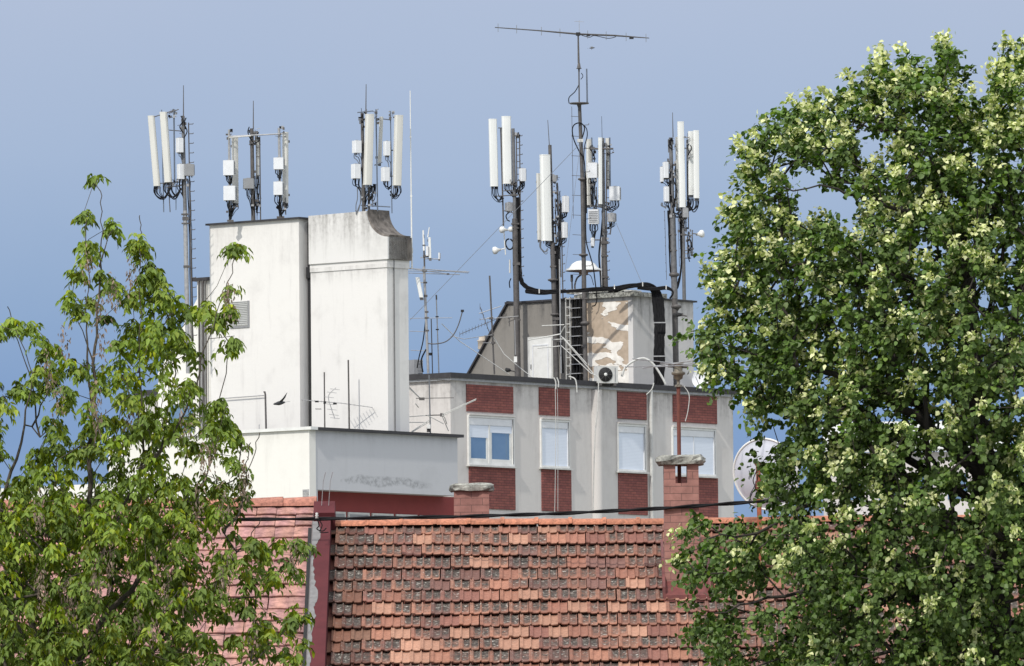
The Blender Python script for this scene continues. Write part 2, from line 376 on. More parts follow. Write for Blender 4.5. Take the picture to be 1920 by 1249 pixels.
# penthouse
FP = Face(1189, 288.5, uR, nR); FPl = Face(1189, 288.5, uL, nL)
zR = zp - .25; zT = FP.z(1189, 556)
M['greyP'] = plaster('grey_roof_house', (.235, .22, .20), (.10, .095, .09), streak=.5, blotch=.3, tops=((zT, 1.2, .5),))
def patch_mat():
    m, t, b = newmat('peeling_plaster'); b.inputs['Roughness'].default_value = .9
    u, z, tcn = uvec(t, ANG)
    cb = node(t, 'ShaderNodeCombineXYZ'); t.links.new(u, cb.inputs[0]); t.links.new(math_(t, 'MULTIPLY', z, 2.6), cb.inputs[1])
    n1 = node(t, 'ShaderNodeTexNoise', Scale=.95, Detail=4, Roughness=.45, Distortion=.2); t.links.new(cb.outputs[0], n1.inputs['Vector'])
    n2 = node(t, 'ShaderNodeTexNoise', Scale=6, Detail=5); t.links.new(tcn.outputs['Object'], n2.inputs['Vector'])
    zz = math_(t, 'MULTIPLY_ADD', z, -.055, .055 * (zT - .9))
    r_ = node(t, 'ShaderNodeValToRGB'); r_.color_ramp.elements[0].position = .565; r_.color_ramp.elements[1].position = .573
    bp = node(t, 'ShaderNodeBump', Strength=1.0, Distance=.04); t.links.new(r_.outputs[0], bp.inputs['Height']); t.links.new(bp.outputs[0], b.inputs['Normal'])
    r_.color_ramp.elements[0].color = (.46, .37, .285, 1); r_.color_ramp.elements[1].color = (.82, .79, .74, 1)
    t.links.new(math_(t, 'ADD', n1.outputs[0], zz), r_.inputs[0])
    q = node(t, 'ShaderNodeMixRGB'); q.blend_type = 'MULTIPLY'; q.inputs[0].default_value = .5
    r2 = node(t, 'ShaderNodeValToRGB'); r2.color_ramp.elements[0].position = .3; r2.color_ramp.elements[1].position = .7
    r2.color_ramp.elements[0].color = (.6, .58, .56, 1); r2.color_ramp.elements[1].color = (1.1, 1.1, 1.1, 1)
    t.links.new(n2.outputs[0], r2.inputs[0]); t.links.new(r_.outputs[0], q.inputs[1]); t.links.new(r2.outputs[0], q.inputs[2]); t.links.new(q.outputs[0], b.inputs['Base Color'])
    return m
M['patch'] = patch_mat()
M['paleP'] = plaster('pale_roof_house', (.60, .585, .57), (.20, .19, .18), streak=.6, blotch=.3, tops=((zT, 1.5, .5),))
uP1 = FP.u(1299, 640); vP = FPl.u(954, 620); vP2 = FPl.u(854, 700)
mb = MB()
poly = [FPl.P(0, zR), FPl.P(vP2, zR), FPl.P(vP2, zp + .02), FPl.P(vP, FPl.z(954, 570)), FPl.P(0, FPl.z(954, 570))]
# body: grey left wall with its sloping end, extruded back along the right wall direction
mb.prism(poly, Vector((uR[0], uR[1], 0)) * uP1)
ph = mb.build('roof_house', M['greyP'], B)
zG = FPl.z(954, 570)
mb = MB(); FP.box(mb, -.03, uP1 + .0, zR, zT, -2.0, .03); mb.build('plastered_wall', M['paleP'], ph)
mb = MB(); v0 = FPl.u(1101, 640); vpc = FPl.u(1180, 640)
FPl.box(mb, .03, v0, zR, zT - .10, -.1, .045)
mb.build('flaking_render', M['patch'], ph)
mb = MB(); FPl.box(mb, -.034, vpc * 1.0, zR, zT - .002, -.1, .052); FPl.box(mb, vpc * 1.0, v0, zT - .12, zT - .002, -.1, .05); mb.build('corner_render', M['paleP'], ph)
# roof slab and its broken edging
mb = MB(); vv = FPl.u(1083, 560)
mb.prism([FPl.P(-.18, zT + .0, .18), FPl.P(vv, zT, .18), FPl.P(vv, zT, -uP1 * .5), FPl.P(-.18, zT, -uP1 * .5)], (0, 0, .14))
mb.build('roof_slab', M['concrete'], ph)
mb = MB(); sl_ = [FPl.P(vv + .01, zG - .0, .08), FPl.P(vP + .1, zG, .08), FPl.P(vP + .1, zG, -1.5), FPl.P(vv + .01, zG, -1.5)]
mb.prism(sl_, (0, 0, .06)); 
a, b_ = FPl.P(vP, zG + .0, .1), FPl.P(vP2 - .1, zp + .05, .1)
mb.prism([a, b_, b_ + Vector((0, 0, .09)), a + Vector((0, 0, .09))], Vector((-nL[0], -nL[1], 0)) * 1.6)
mb.build('roof_edge', M['tarsheet'], ph)
mb = MB(); mb.prism([FP.P(FP.u(1225, 560), zT - .06, .12), FP.P(uP1 + .1, zT - .06, .12), FP.P(uP1 + .1, zT - .06, -2.1), FP.P(FP.u(1225, 560), zT - .06, -2.1)], (0, 0, .055))
mb.build('roof_edge', M['tarsheet'], ph)
for k in range(14):   # loose boards and slates along the edge
    uu = -.1 + vv * k / 14 + rnd.uniform(-.05, .05); L = rnd.uniform(.25, .6)
    mb = MB(); zz = zT + .142 + rnd.uniform(0, .02) + .03 * (k % 2)
    FPl.box(mb, uu, uu + L, zz, zz + rnd.uniform(.03, .07), -.3, .2 + rnd.uniform(-.05, .06))
    mb.build('edge_board', M['concrete'] if k % 3 else M['sill'], ph)
# door
dF = FPl.off(.0)
d0, d1 = dF.u(1036, 680), dF.u(995, 680); zd = dF.z(1010, 636)
mb = MB(); dF.box(mb, d0 - .04, d1 + .10, zR, zd + .08, .0, .03); dr = mb.build('door_frame', M['sill'], ph)
mb = MB(); dF.box(mb, d0, d1, zR, zd, .01, .05); door = mb.build('door', M['whitepaint'], B)
mb = MB()
for q in ((d0 + .12, d1 - .12, zd - .22, zd - .18), (d1 - .16, d1 - .12, zR + .3, zd - .22), (d0 + .12, d0 + .16, zR + .3, zd - .22)): dF.box(mb, q[0], q[1], q[2], q[3], .05, .062)
mb.build('moulding', M['rru'], door)
mb = MB(); dF.box(mb, d1 - .08, d1 - .05, zR + 1.0, zR + 1.15, .05, .09); mb.build('handle', M['alu'], door)
# ladder and cable run on the roof house wall
mb = MB(); la, lb = FPl.u(1067, 640), FPl.u(1075, 640)
for q in (la, lb): FPl.box(mb, q - .015, q + .015, zR, zT + .1, .12, .16)
for k in range(13):
    z_ = zR + .2 + k * .27
    FPl.box(mb, lb - .01, la + .01, z_, z_ + .03, .125, .155)
mb.build('ladder', M['whitecab'], B)
mb = MB()
for k in range(9):
    q = FPl.u(1078 + k * 2.3, 640)
    mb.tube([FPl.P(q + rnd.uniform(-.03, .03), z_, .10 + .05 * (k % 3) + rnd.uniform(-.02, .02)) for z_ in np.linspace(zR, zT + .05, 7)], .032, 6)
mb.build('cable_run', M['black'], ph)
for k in range(12):
    mb = MB(); z_ = zR + .15 + k * .3; FPl.box(mb, FPl.u(1098, 640), FPl.u(1076, 640), z_, z_ + .025, .04, .26); mb.build('cable_bracket', M['alu'], ph)

# ---- building A: white block with tower, chimney stack and lower wing
FWr = Face(580, 262, uR, nR); FWl = Face(580, 262, uL, nL)
zW = FWr.z(580, 806)
A = thing('apartment_building', 'white building with two tall blank towers above a lower wing, one with scooped top', 'building', FWr.P(0, 0))
u1 = FWr.u(858, 880); v1 = FWl.u(205, 880)
M['wallAshade'] = plaster('wing_wall_shaded', (.50, .505, .53), (.22, .225, .235), streak=.14, blotch=.14, tops=((zW, .5, .16),), patch=(FWr.u(640, 905), FWr.u(815, 905), FWr.z(730, 914), FWr.z(730, 894)))  # shaded side of the white wing painted as a greyer, bluer copy
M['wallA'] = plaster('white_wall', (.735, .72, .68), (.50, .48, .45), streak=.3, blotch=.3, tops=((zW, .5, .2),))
zs = FWr.z(593, 918)
mb = MB(); mb.prism([FWr.P(0, zs), FWr.P(u1, zs), FWr.P(u1, zs, -v1), FWr.P(0, zs, -v1)], (0, 0, zW - zs)); wing = mb.build('lower_wing', M['wallAshade'], A)
# thin skin of unshaded white render on the left-looking wall, and the storey below
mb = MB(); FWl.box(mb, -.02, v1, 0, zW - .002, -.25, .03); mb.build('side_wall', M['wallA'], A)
mb = MB(); FWl.box(mb, v1 + .02, FWl.u(-280, 880), 0, FWl.z(60, 912), -4, -.3); mb.build('lower_side_wing', M['wallA'], A)
mb = MB(); FWr.box(mb, -.03, .34, 0, zs - .002, -.25, .002); mb.build('corner_pier', M['wallAshade'], A)
mb = MB(); FWr.box(mb, .3, u1 + .6, 0, zs - .003, -v1, -.55); lo = mb.build('recessed_wall', M['redwall'], A)
FW2 = FWr.off(-.55)
zq = FW2.z(690, 962)
for k in range(5):
    a = FW2.u(606 + k * 45, 968); mb = MB(); FW2.box(mb, a, a + .95, zq - 1.3, zq, 0, .05); w_ = mb.build('window', M['sill'], lo)
    mb = MB(); FW2.box(mb, a + .06, a + .89, zq - 1.24, zq - .06, .04, .055); mb.build('pane', M['rrug'], w_)
mb = MB(); mb.prism([FWr.P(.02, zW, .14), FWr.P(u1 + .14, zW, .14), FWr.P(u1 + .14, zW, -v1), FWr.P(.02, zW, -v1)], (0, 0, .085)); mb.build('parapet_cap', M['tarsheet'], A)
mb = MB(); FWl.box(mb, -.16, v1, zW, zW + .09, -.2, .12); mb.build('parapet_cap', M['whitepaint'], A)
# tower
YT = 267.5
FTl = Face(563, YT, uL, nL); FTr = Face(563, YT, uR, nR)
zTw = FTr.z(563, 411); vT = FTl.u(394, 600); uT = FTr.u(580, 600)
M['wallT'] = plaster('tower_wall', (.72, .705, .68), (.44, .42, .41), streak=.50, blotch=.40, tops=((zTw, 2.2, .22),))
mb = MB(); mb.prism([FTl.P(0, zW), FTl.P(vT, zW), FTl.P(vT, zW, -4.0), FTl.P(0, zW, -4.0)], (0, 0, zTw - zW)); tw = mb.build('tower', M['wallT'], A)
mb = MB(); mb.prism([FTl.P(-.1, zTw, .1), FTl.P(vT + .08, zTw, .1), FTl.P(vT + .08, zTw, -4.1), FTl.P(-.1, zTw, -4.1)], (0, 0, .055)); mb.build('roof_edge', M['tarsheet'], tw)
va, vb = FTl.u(468, 590), FTl.u(432, 590); z1, z0 = FTl.z(450, 565), FTl.z(450, 615)
mb = MB(); FTl.box(mb, va, vb, z0, z1, -.1, .03); lv = mb.build('louvre_vent', M['rrug'], A)
mb = MB()
for k in range(14):
    z_ = z0 + .05 + k * (z1 - z0 - .06) / 14
    mb.prism([FTl.P(va + .03, z_, .032), FTl.P(vb - .03, z_, .032), FTl.P(vb - .03, z_ + .045, .075), FTl.P(va + .03, z_ + .045, .075)], (0, 0, .012))
mb.build('slats', M['whitepaint'], lv)
# stack
FCl = Face(728, 265.6, uL, nL); FCr = Face(728, 265.6, uR, nR)
vC = FCl.u(583, 600); uC = FCr.u(766, 600)
zc1 = FCl.z(728, 486); zc2 = FCl.z(728, 501); zct = FCl.z(728, 444); zctop = FCl.z(690, 396); 
M['wallC'] = plaster('stack_wall', (.71, .695, .675), (.32, .31, .30), streak=.34, blotch=.30, tops=((zc2, .5, .35),))
mb = MB(); FCl.box(mb, 0, vC, zW, zc2, -uC, 0); stk = mb.build('chimney_stack', M['wallC'], A)
mb = MB(); FCl.box(mb, -.03, vC, zc2 + .0, zc1, -uC - .03, .03); mb.build('band', M['wallC'], stk)
v690 = FCl.u(690, 420)
prof = [FCl.P(-.1, zc1), FCl.P(vC, zc1), FCl.P(vC, zctop - .02), FCl.P(v690, zctop)]
for k in range(1, 10):
    t = k / 9 * math.pi / 2
    prof.append(FCl.P(v690 + (-.1 - v690) * (1 - math.cos(t)), zctop + (zct - zctop) * math.sin(t)))
prof = [p + Vector((nL[0], nL[1], 0)) * .08 for p in prof]
M['wallCtop'] = plaster('stack_head', (.68, .67, .655), (.15, .14, .13), streak=.30, blotch=.2, tops=((zctop + .1, 1.5, .5),))
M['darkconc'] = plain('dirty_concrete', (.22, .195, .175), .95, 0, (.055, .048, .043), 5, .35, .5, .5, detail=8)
mb = MB(); mb.prism(prof, Vector((-nL[0], -nL[1], 0)) * .9); mb.build('scooped_head', M['wallCtop'], stk)
# concrete coping slabs following the scoop, wider than the wall
mb = MB(); q = prof[3:]
for i in range(len(q) - 1):
    e_ = Vector((-nL[0], -nL[1], 0)); a, b_ = q[i] + e_ * .05, q[i + 1] + e_ * .05
    mb.prism([a, b_, b_ + Vector((.03, 0, .06)), a + Vector((.03, 0, .06))], e_ * .95)
mb.build('coping', M['darkconc'], stk)
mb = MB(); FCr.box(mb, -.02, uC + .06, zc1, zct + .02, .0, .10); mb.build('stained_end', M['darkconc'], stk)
FCr2 = FCr
# dark downpipe in the joint
mb = MB(); pj = FTr.P(uT * .85, 0, .12)
mb.tube([Vector((pj.x, pj.y, zW)), Vector((pj.x, pj.y, zTw - .1))], .085, 10)
hz = FTr.z(575, 512); mb.obox((pj.x, pj.y, hz), (.13, 0, 0), (0, .13, 0), (0, 0, .16))
mb.build('downpipe', M['dark'], A)
mb = MB(); a = FCr.u(738, 600); mb.tube([FCr.P(a, zW, .03), FCr.P(a, zct - .1, .03)], .018, 6); mb.build('lightning_conductor', M['steel'], stk)
# rear part seen left of the tower
YR_ = 271.5
FRl = Face(396, YR_, uL, nL)
z522 = FRl.z(380, 527); va = FRl.u(370, 600); vb = FRl.u(296, 650)
mb = MB(); FRl.box(mb, -.5, va, zW, z522, -3, 0); rw = mb.build('rear_block', M['wallA'], A)
mb = MB(); FRl.box(mb, -.5, va + .12, z522, z522 + .10, -3, .12); mb.build('roof_edge', M['tarsheet'], rw)
mb = MB(); mb.prism([FRl.P(va, zW), FRl.P(vb, zW), FRl.P(vb, FRl.z(300, 700)), FRl.P(va, FRl.z(370, 560))], Vector((-nL[0], -nL[1], 0)) * 3); mb.build('rear_gable', M['wallA'], A)
mb = MB()
for q_, rr in ((378, .05), (385, .06), (391, .03)):
    a = FRl.u(q_, 650); mb.tube([FRl.P(a, zW, .1), FRl.P(a, z522, .1)], rr * .6, 8)
mb.build('downpipe', M['darksteel'], rw)
mb = MB(); a, b_ = FRl.u(366, 780), FRl.u(318, 780); FRl.box(mb, a, b_, FRl.z(340, 815), FRl.z(340, 757), 0, .05); wn = mb.build('window', M['rrug'], rw)
mb = MB(); FRl.box(mb, a + .06, (a + b_) / 2 - .03, FRl.z(340, 812), FRl.z(340, 760), .04, .055); FRl.box(mb, (a + b_) / 2 + .03, b_ - .06, FRl.z(340, 812), FRl.z(340, 760), .04, .055); mb.build('pane', M['glass'], wn)
mb = MB(); zz = FTl.z(440, 745)
mb.tube([FTl.P(FTl.u(498, 745), zz, .08), FTl.P(FTl.u(425, 745), zz - .02, .08)], .015, 6); mb.build('conduit', M['alu'], tw)

# a far pale building behind the right tree
q = at(1560, 870, 420); q2 = at(1880, 860, 420)
fb = thing('distant_building', 'pale distant building glimpsed through the right tree above the tiled ridge', 'building', (q.x, q.y, 0))
M['pale'] = plaster('pale_far_wall', (.60, .56, .55), (.4, .36, .35), ang=0)
mb = MB(); zf = at(1700, 848, 420).z; mb.prism([(q.x, 420, 0), (q2.x, 420, 0), (q2.x, 432, 0), (q.x, 432, 0)], (0, 0, zf)); mb.build('wall', M['pale'], fb)
mb = MB(); mb.prism([(q.x - .3, 419.6, zf), (q2.x + .3, 419.6, zf), (q2.x + .3, 426, zf + 1.6), (q.x - .3, 426, zf + 1.6)], (0, 0, .15)); mb.build('roof', M['sill'], fb)
for k in range(5):
    xx = q.x + 1 + k * 1.6; mb = MB(); mb.obox((xx, 419.98, zf - 1.6), (.45, 0, 0), (0, .04, 0), (0, 0, .6)); mb.build('window', M['glass'], fb)

# ------------------------------------------------------------------ roof of the house in front
def tile_roof(name, root, P0, dx, pitch, ncol, nrow, w, ex, prof, ns, tint, thick, lift, mat, seed, skip=None, stagger=.5, sag=.012):
    rr = np.random.default_rng(seed)
    dx = Vector(dx).normalized(); dn = Vector((dx.y, -dx.x, 0))      # horizontal, towards the viewer
    ds = dn * math.cos(pitch) - Vector((0, 0, 1)) * math.sin(pitch); nn = dn * math.sin(pitch) + Vector((0, 0, 1)) * math.cos(pitch)
    V = []; F = []; Cc = []; SM = []
    ss_ = np.linspace(0, 1, ns)
    for r in range(nrow):
        ph1, ph2 = rr.uniform(0, 6, 2)
        for c in range(ncol):
            x0 = (c + (stagger if r % 2 else 0)) * w + rr.normal(0, .0035)
            if skip and skip(x0, r): continue
            if rr.random() < .03: x0 += rr.normal(0, .006)
            dt = rr.normal(0, .006) + (rr.uniform(.012, .04) if rr.random() < .035 else 0) + sag * math.sin(c * .16 + ph1) ; dnn = abs(rr.normal(0, .005)) + sag * 1.2 * math.sin(c * .11 + r * .45 + 1) * math.sin(r * .8); tl = rr.normal(0, .006); rot = rr.normal(0, .008)
            col = tint(rr, r, c)
            b = len(V)
            for j, t in enumerate((-.045, .42 * ex, .70 * ex, ex - .018, ex, ex)):
                for i, s in enumerate(ss_):
                    h, dirt = prof(s)
                    if j == 3: h *= .8
                    if j > 3: h *= .6
                    n_ = lift * (t + .045) / ex + h + dnn + tl * (s - .5)
                    if j == 4: n_ -= .004
                    if j == 5: n_ -= thick
                    tt = r * ex + t + dt + rot * (s - .5) * w * 4
                    if j == 5: tt -= .004
                    p = P0 + dx * (x0 + s * (w - .004)) + ds * tt + nn * n_
                    V.append((p.x, p.y, p.z)); Cc.append(col(s, t / ex, dirt) if j < 4 else tuple(k * .85 for k in col(s, 1, 0)))
            for j in range(5):
                for i in range(ns - 1):
                    a = b + j * ns + i; F.append((a, a + ns, a + ns + 1, a + 1)); SM.append(j < 3)
            # side edges
    m_ = MB(); m_.v = V; m_.f = F; m_.sm = SM; m_.c = Cc
    return m_.build(name, mat, root), ds, nn
PIT = R(25.3)
YRG = 103.0
A0 = at(612, 986, YRG); A1 = at(1500, 985, YRG)
house = thing('tiled_house', 'house with a weathered orange clay tile roof, darkened by lichen', 'house', (A0.x, A0.y, 0))
def clay():
    m, t, b = newmat('clay_tile'); b.inputs['Roughness'].default_value = .9; b.inputs['Specular IOR Level'].default_value = .2
    a = node(t, 'ShaderNodeAttribute'); a.attribute_name = 'tint'
    tcn = node(t, 'ShaderNodeTexCoord')
    n1 = node(t, 'ShaderNodeTexNoise', Scale=26, Detail=6, Roughness=.75); n2 = node(t, 'ShaderNodeTexNoise', Scale=9, Detail=4); n3 = node(t, 'ShaderNodeTexNoise', Scale=30, Detail=4)
    for n_ in (n1, n2, n3): t.links.new(tcn.outputs['Object'], n_.inputs['Vector'])
    r1 = node(t, 'ShaderNodeValToRGB'); cr_ = r1.color_ramp; cr_.elements[0].position = .30; cr_.elements[0].color = (.045, .040, .037, 1); cr_.elements[1].position = .72; cr_.elements[1].color = (.55, .53, .48, 1)
    q_ = cr_.elements.new(.50); q_.color = (.070, .060, .053, 1); q_ = cr_.elements.new(.60); q_.color = (.13, .115, .10, 1)
    t.links.new(n3.outputs[0], r1.inputs[0])
    r2 = node(t, 'ShaderNodeValToRGB'); r2.color_ramp.elements[0].position = .32; r2.color_ramp.elements[1].position = .66
    r2.color_ramp.elements[0].color = (.50, .48, .48, 1); r2.color_ramp.elements[1].color = (1.18, 1.16, 1.12, 1)
    t.links.new(n1.outputs[0], r2.inputs[0])
    q = node(t, 'ShaderNodeMixRGB'); q.blend_type = 'MULTIPLY'; q.inputs[0].default_value = .8; t.links.new(a.outputs['Color'], q.inputs[1]); t.links.new(r2.outputs[0], q.inputs[2])
    f = math_(t, 'MULTIPLY_ADD', n1.outputs[0], 2.6, -1.3); f = math_(t, 'ADD', math_(t, 'MULTIPLY_ADD', n2.outputs[0], 1.2, -.6), f); f = math_(t, 'ADD', math_(t, 'MULTIPLY', a.outputs['Alpha'], 1.35), f); f = math_(t, 'SUBTRACT', f, .22, clamp=True)
    w = node(t, 'ShaderNodeMixRGB'); t.links.new(f, w.inputs[0]); t.links.new(q.outputs[0], w.inputs[1]); t.links.new(r1.outputs[0], w.inputs[2]); t.links.new(w.outputs[0], b.inputs['Base Color'])
    bp = node(t, 'ShaderNodeBump', Strength=.4, Distance=.006); t.links.new(n1.outputs[0], bp.inputs['Height']); t.links.new(bp.outputs[0], b.inputs['Normal'])
    return m
mt = clay()
dxo = Vector((1, 0, 0))
def prof_o(s):
    def rib(c, wd, hh): 
        q = abs(s - c) / wd
        return hh * (1 - q ** 3) if q < 1 else 0
    h = rib(.09, .13, .022) - (.010 if .07 < s < .10 else 0) + rib(.57, .055, .024) + rib(1.0, .04, .012) - .005 * abs(math.sin(s * 2 * math.pi))
    pan = min(abs(s - .385) / .16, abs(s - .79) / .17)     # 0 in the middle of a pan, 1 at its rim
    return h, max(0, min(1, (1.12 - pan) * 4))
def tint_o(rr, r, c):
    base = rr.choice(5, p=[.24, .34, .20, .10, .12])
    cols = ((.37, .182, .128), (.31, .148, .108), (.255, .120, .096), (.20, .108, .092), (.42, .235, .168))
    b = np.array(cols[base]) * rr.uniform(.95, 1.25)
    # patches where lichen has spread, clean where tiles were replaced
    fld = .5 + .5 * math.sin(c * .21 + r * .5) * math.cos(c * .07 - r * .33 + 1)
    if c < 2: b = b * .5
    dirty = rr.random() < (.60 + .36 * fld) and base != 4
    grime = rr.uniform(.65, 1.0) if dirty else rr.uniform(0, .22)
    lc = np.array((.105, .093, .082)) * rr.uniform(.5, 1.9)
    nz_ = rr.uniform(0, 6, 4)
    def f(s, t, d):
        tt = max(0, min(1, (t + .13) / 1.1)); rim = 1 - d      # lichen fills the upper pan and rounds off towards the lip
        k = grime * (.42 + .58 * d * (1 if tt < .62 else max(0, 1 - (tt - .62) * 2.2)))
        if t > .9: k *= .6
        return (b[0], b[1], b[2], min(max(k, 0), 1))
    return f
rf, dso, nno = tile_roof('roof_tiles', house, A0, dxo, PIT, 58, 20, .218, .33, prof_o, 25, tint_o, .019, .034, mt, 3, sag=.016)
# deck below the tiles, back slope, gable walls
Lr = 58 * .218
mb = MB(); a = A0 - nno * .03; b_ = a + dxo * Lr
SL = 20 * .33
bk = Vector((-dso.x, -dso.y, dso.z))
mb.prism([a, a + dso * SL, b_ + dso * SL, b_], -nno * .12)
mb.prism([a + Vector((0, .01, 0)), b_ + Vector((0, .01, 0)), b_ + bk * SL, a + bk * SL], Vector((0, 0, -.1))); mb.build('roof_deck', M['rust'], house)
M['housewall'] = plaster('house_wall', (.45, .40, .32), (.2, .18, .15), ang=0)
ze = (a + dso * SL).z - .15
mb = MB(); c0 = a + dso * (SL - .5); c1 = b_ + dso * (SL - .5); c2 = b_ + bk * (SL - .5); c3 = a + bk * (SL - .5)
for q in (c0, c1, c2, c3): q.z = 0
mb.prism([c0, c1, c2, c3], (0, 0, ze)); 
mb.prism([Vector((c0.x, c0.y, ze)), Vector((c3.x, c3.y, ze)), a - Vector((0, 0, .2))], dxo * .3); mb.build('wall', M['housewall'], house)
# ridge tiles
rt = attr_mat('ridge_tile_clay', .85, noise=20)
mb = MB(); k = 0; x = .1; up = Vector((0, 0, 1)); back = Vector((-dxo.y, dxo.x, 0))
while x < Lr - .4:
    L = .385; cc = np.array((.47, .19, .115)) * rnd.uniform(.8, 1.15); cc = (cc[0], cc[1], cc[2], 1)
    for (xa, xb, r_, hh) in ((0, L - .02, .098, 0), (L - .045, L, .108, .008)):
        vs = []; n = 12
        for q in (xa, xb):
            for i in range(n + 1):
                t = math.pi * i / n
                vs.append(A0 + dxo * (x + q) + back * (-math.cos(t) * (r_ + .03) - .03) + up * (math.sin(t) * r_ * .72 - .012 + hh + rnd.uniform(0, .0005)) + up * (.008 * math.sin(x * 1.3)))
        mb.add(vs, [(i, i + 1, n + 2 + i, n + 1 + i) for i in range(n)], True, cc)
        mb.add(vs[:n + 1], [tuple(range(n + 1))], False, cc); mb.add(vs[n + 1:], [tuple(range(n, -1, -1))], False, cc)
    x += L
mb.build('ridge_tiles', rt, house)
def roof_at(px, py):   # point on the tile plane seen at a pixel
    d = ray(px, py); t = (A0 - CAMP).dot(nno) / d.dot(nno); return CAMP + d * t

# pink roof of the neighbour
B0 = at(594, 946, 103.6)
pink = thing('pink_roofed_house', 'neighbouring house with a pale pink scalloped tile roof behind the left tree', 'house', (B0.x, B0.y, 0))
dxp = Vector((math.cos(R(-1)), math.sin(R(-1)), 0))
def prof_p(s): return .010 * math.sin(math.pi * s) + (.007 if s < .12 else 0), 0
def tint_p(rr, r, c):
    b = np.array((.50, .272, .235)) * rr.uniform(.86, 1.1)
    if rr.random() < .15: b = b * np.array((.82, .86, .9))
    kk = rr.uniform(0, 6)
    return lambda s, t, d: (b[0] * (.93 + .07 * math.sin(s * 5 + kk)), b[1] * (.93 + .07 * math.sin(s * 5 + kk)), b[2] * .96, 1)
mp_ = attr_mat('pink_tile', .85, noise=9, spec=.2)
NP = 26; P0p = B0 - dxp * (NP * .225)
_, dsp, nnp = tile_roof('roof_tiles', pink, P0p, dxp, R(26), NP - 0, 19, .225, .33, lambda s: (.010 * (1 - (2 * s - 1) ** 4) + (.005 if s < .06 else 0), 0), 11, tint_p, .020, .030, mp_, 5, stagger=0, sag=.006)
mb = MB(); a = P0p - nnp * .03 - dxp * 3; b_ = B0 - nnp * .03; bkp = Vector((-dsp.x, -dsp.y, dsp.z))
mb.prism([a, a + dsp * 6.2, b_ + dsp * 6.2, b_], -nnp * .12); mb.prism([a + Vector((0, .01, 0)), b_ + Vector((0, .01, 0)), b_ + bkp * 6, a + bkp * 6], Vector((0, 0, -.1))); mb.build('roof_deck', M['rust'], pink)
mb = MB(); c = [a + dsp * 5.7, b_ + dsp * 5.7, b_ + bkp * 5.7, a + bkp * 5.7]; ze2 = c[0].z - .15
for q in c: q.z = 0
mb.prism(c, (0, 0, ze2)); mb.build('wall', M['housewall'], pink)
mb = MB(); x = 0
while x < NP * .225:
    L = .40; cc = np.array((.44, .19, .14)) * rnd.uniform(.85, 1.1); cc = (cc[0], cc[1], cc[2], 1); vs = []; n = 12; o_ = B0 - dxp * (x + L); rr_ = .115
    bkd = Vector((-dxp.y, dxp.x, 0))
    for q, r_ in ((0, rr_), (L, rr_ + .02)):
        for i in range(n + 1):
            t = math.pi * i / n; vs.append(o_ + dxp * q + bkd * (-math.cos(t) * (r_ + .03)) + up * (math.sin(t) * r_ * .85 - .02))
    mb.add(vs, [(i, i + 1, n + 2 + i, n + 1 + i) for i in range(n)], True, cc); mb.add(vs[n + 1:], [tuple(range(n, -1, -1))], False, cc); mb.add(vs[:n + 1], [tuple(range(n + 1))], False, cc)
    x += L * .96
mb.build('ridge_tiles', rt, pink)

# red sheet metal verge between the two roofs
vt = at(611, 952, 102.7)
verge = thing('fire_wall', 'low party wall clad in dark red metal between the pink and orange roofs', 'wall', (vt.x, vt.y, 0))
def vpt(px_off, t, n): return A0 + dxo * px_off + dso * t + nno * n
mb = MB()
o_ = -.13
mb.prism([vpt(-.155, -.02, -.5), vpt(.075, -.02, -.5), vpt(.055, -.02, .20), vpt(-.135, -.02, .20)], dso * 6.7); mb.build('metal_cladding', M['redmetal'], verge)
M['peel'] = plain('peeled_grey_paint', (.40, .38, .38), .8, 0, (.13, .045, .045), 9, .12, .2, .4)
M['peel'] = plain('bare_render', (.24, .235, .235), .9, 0, (.13, .125, .125), 9, .5, .2)
mb = MB(); tq = 0.35; wq = .05
while tq < 6.5:
    dq = rnd.uniform(.03, .09); w2 = min(.085, max(.015, wq + rnd.uniform(-.022, .022)))
    mb.add([vpt(-.137, tq, .2035), vpt(-.137 + wq, tq, .2035), vpt(-.137 + w2, tq + dq, .2035), vpt(-.137, tq + dq, .2035)], [(0, 3, 2, 1)]); tq += dq; wq = w2
mb.prism([vpt(-.158, -.0, -.1), vpt(-.137, -.0, .202), vpt(-.143, -.0, .202), vpt(-.178, -.0, -.1)], dso * 6.7); mb.build('peeled_edge', M['peel'], verge)
mb = MB(); mb.prism([vpt(-.165, .1, .02), vpt(-.205, .1, .02), vpt(-.205, .1, -.2), vpt(-.165, .1, -.2)], dso * 6.5); mb.build('valley_gutter', M['dark'], verge)
mb = MB(); mb.prism([vpt(-.16, -.14, -.3), vpt(.12, -.14, -.3), vpt(.10, -.14, .245), vpt(-.14, -.14, .245)], dso * .34); mb.build('end_cap', M['redmetal'], verge)
for (dx_, top) in ((-.05, (612, 925)), (.03, (622, 922))):
    mb = MB(); mb.tube([vpt(dx_, 0, .25), vpt(dx_ + .02, -.1, .5), vpt(dx_ + .05, -.1, .62)], .004, 5); mb.build('wire_end', M['alu'], verge)

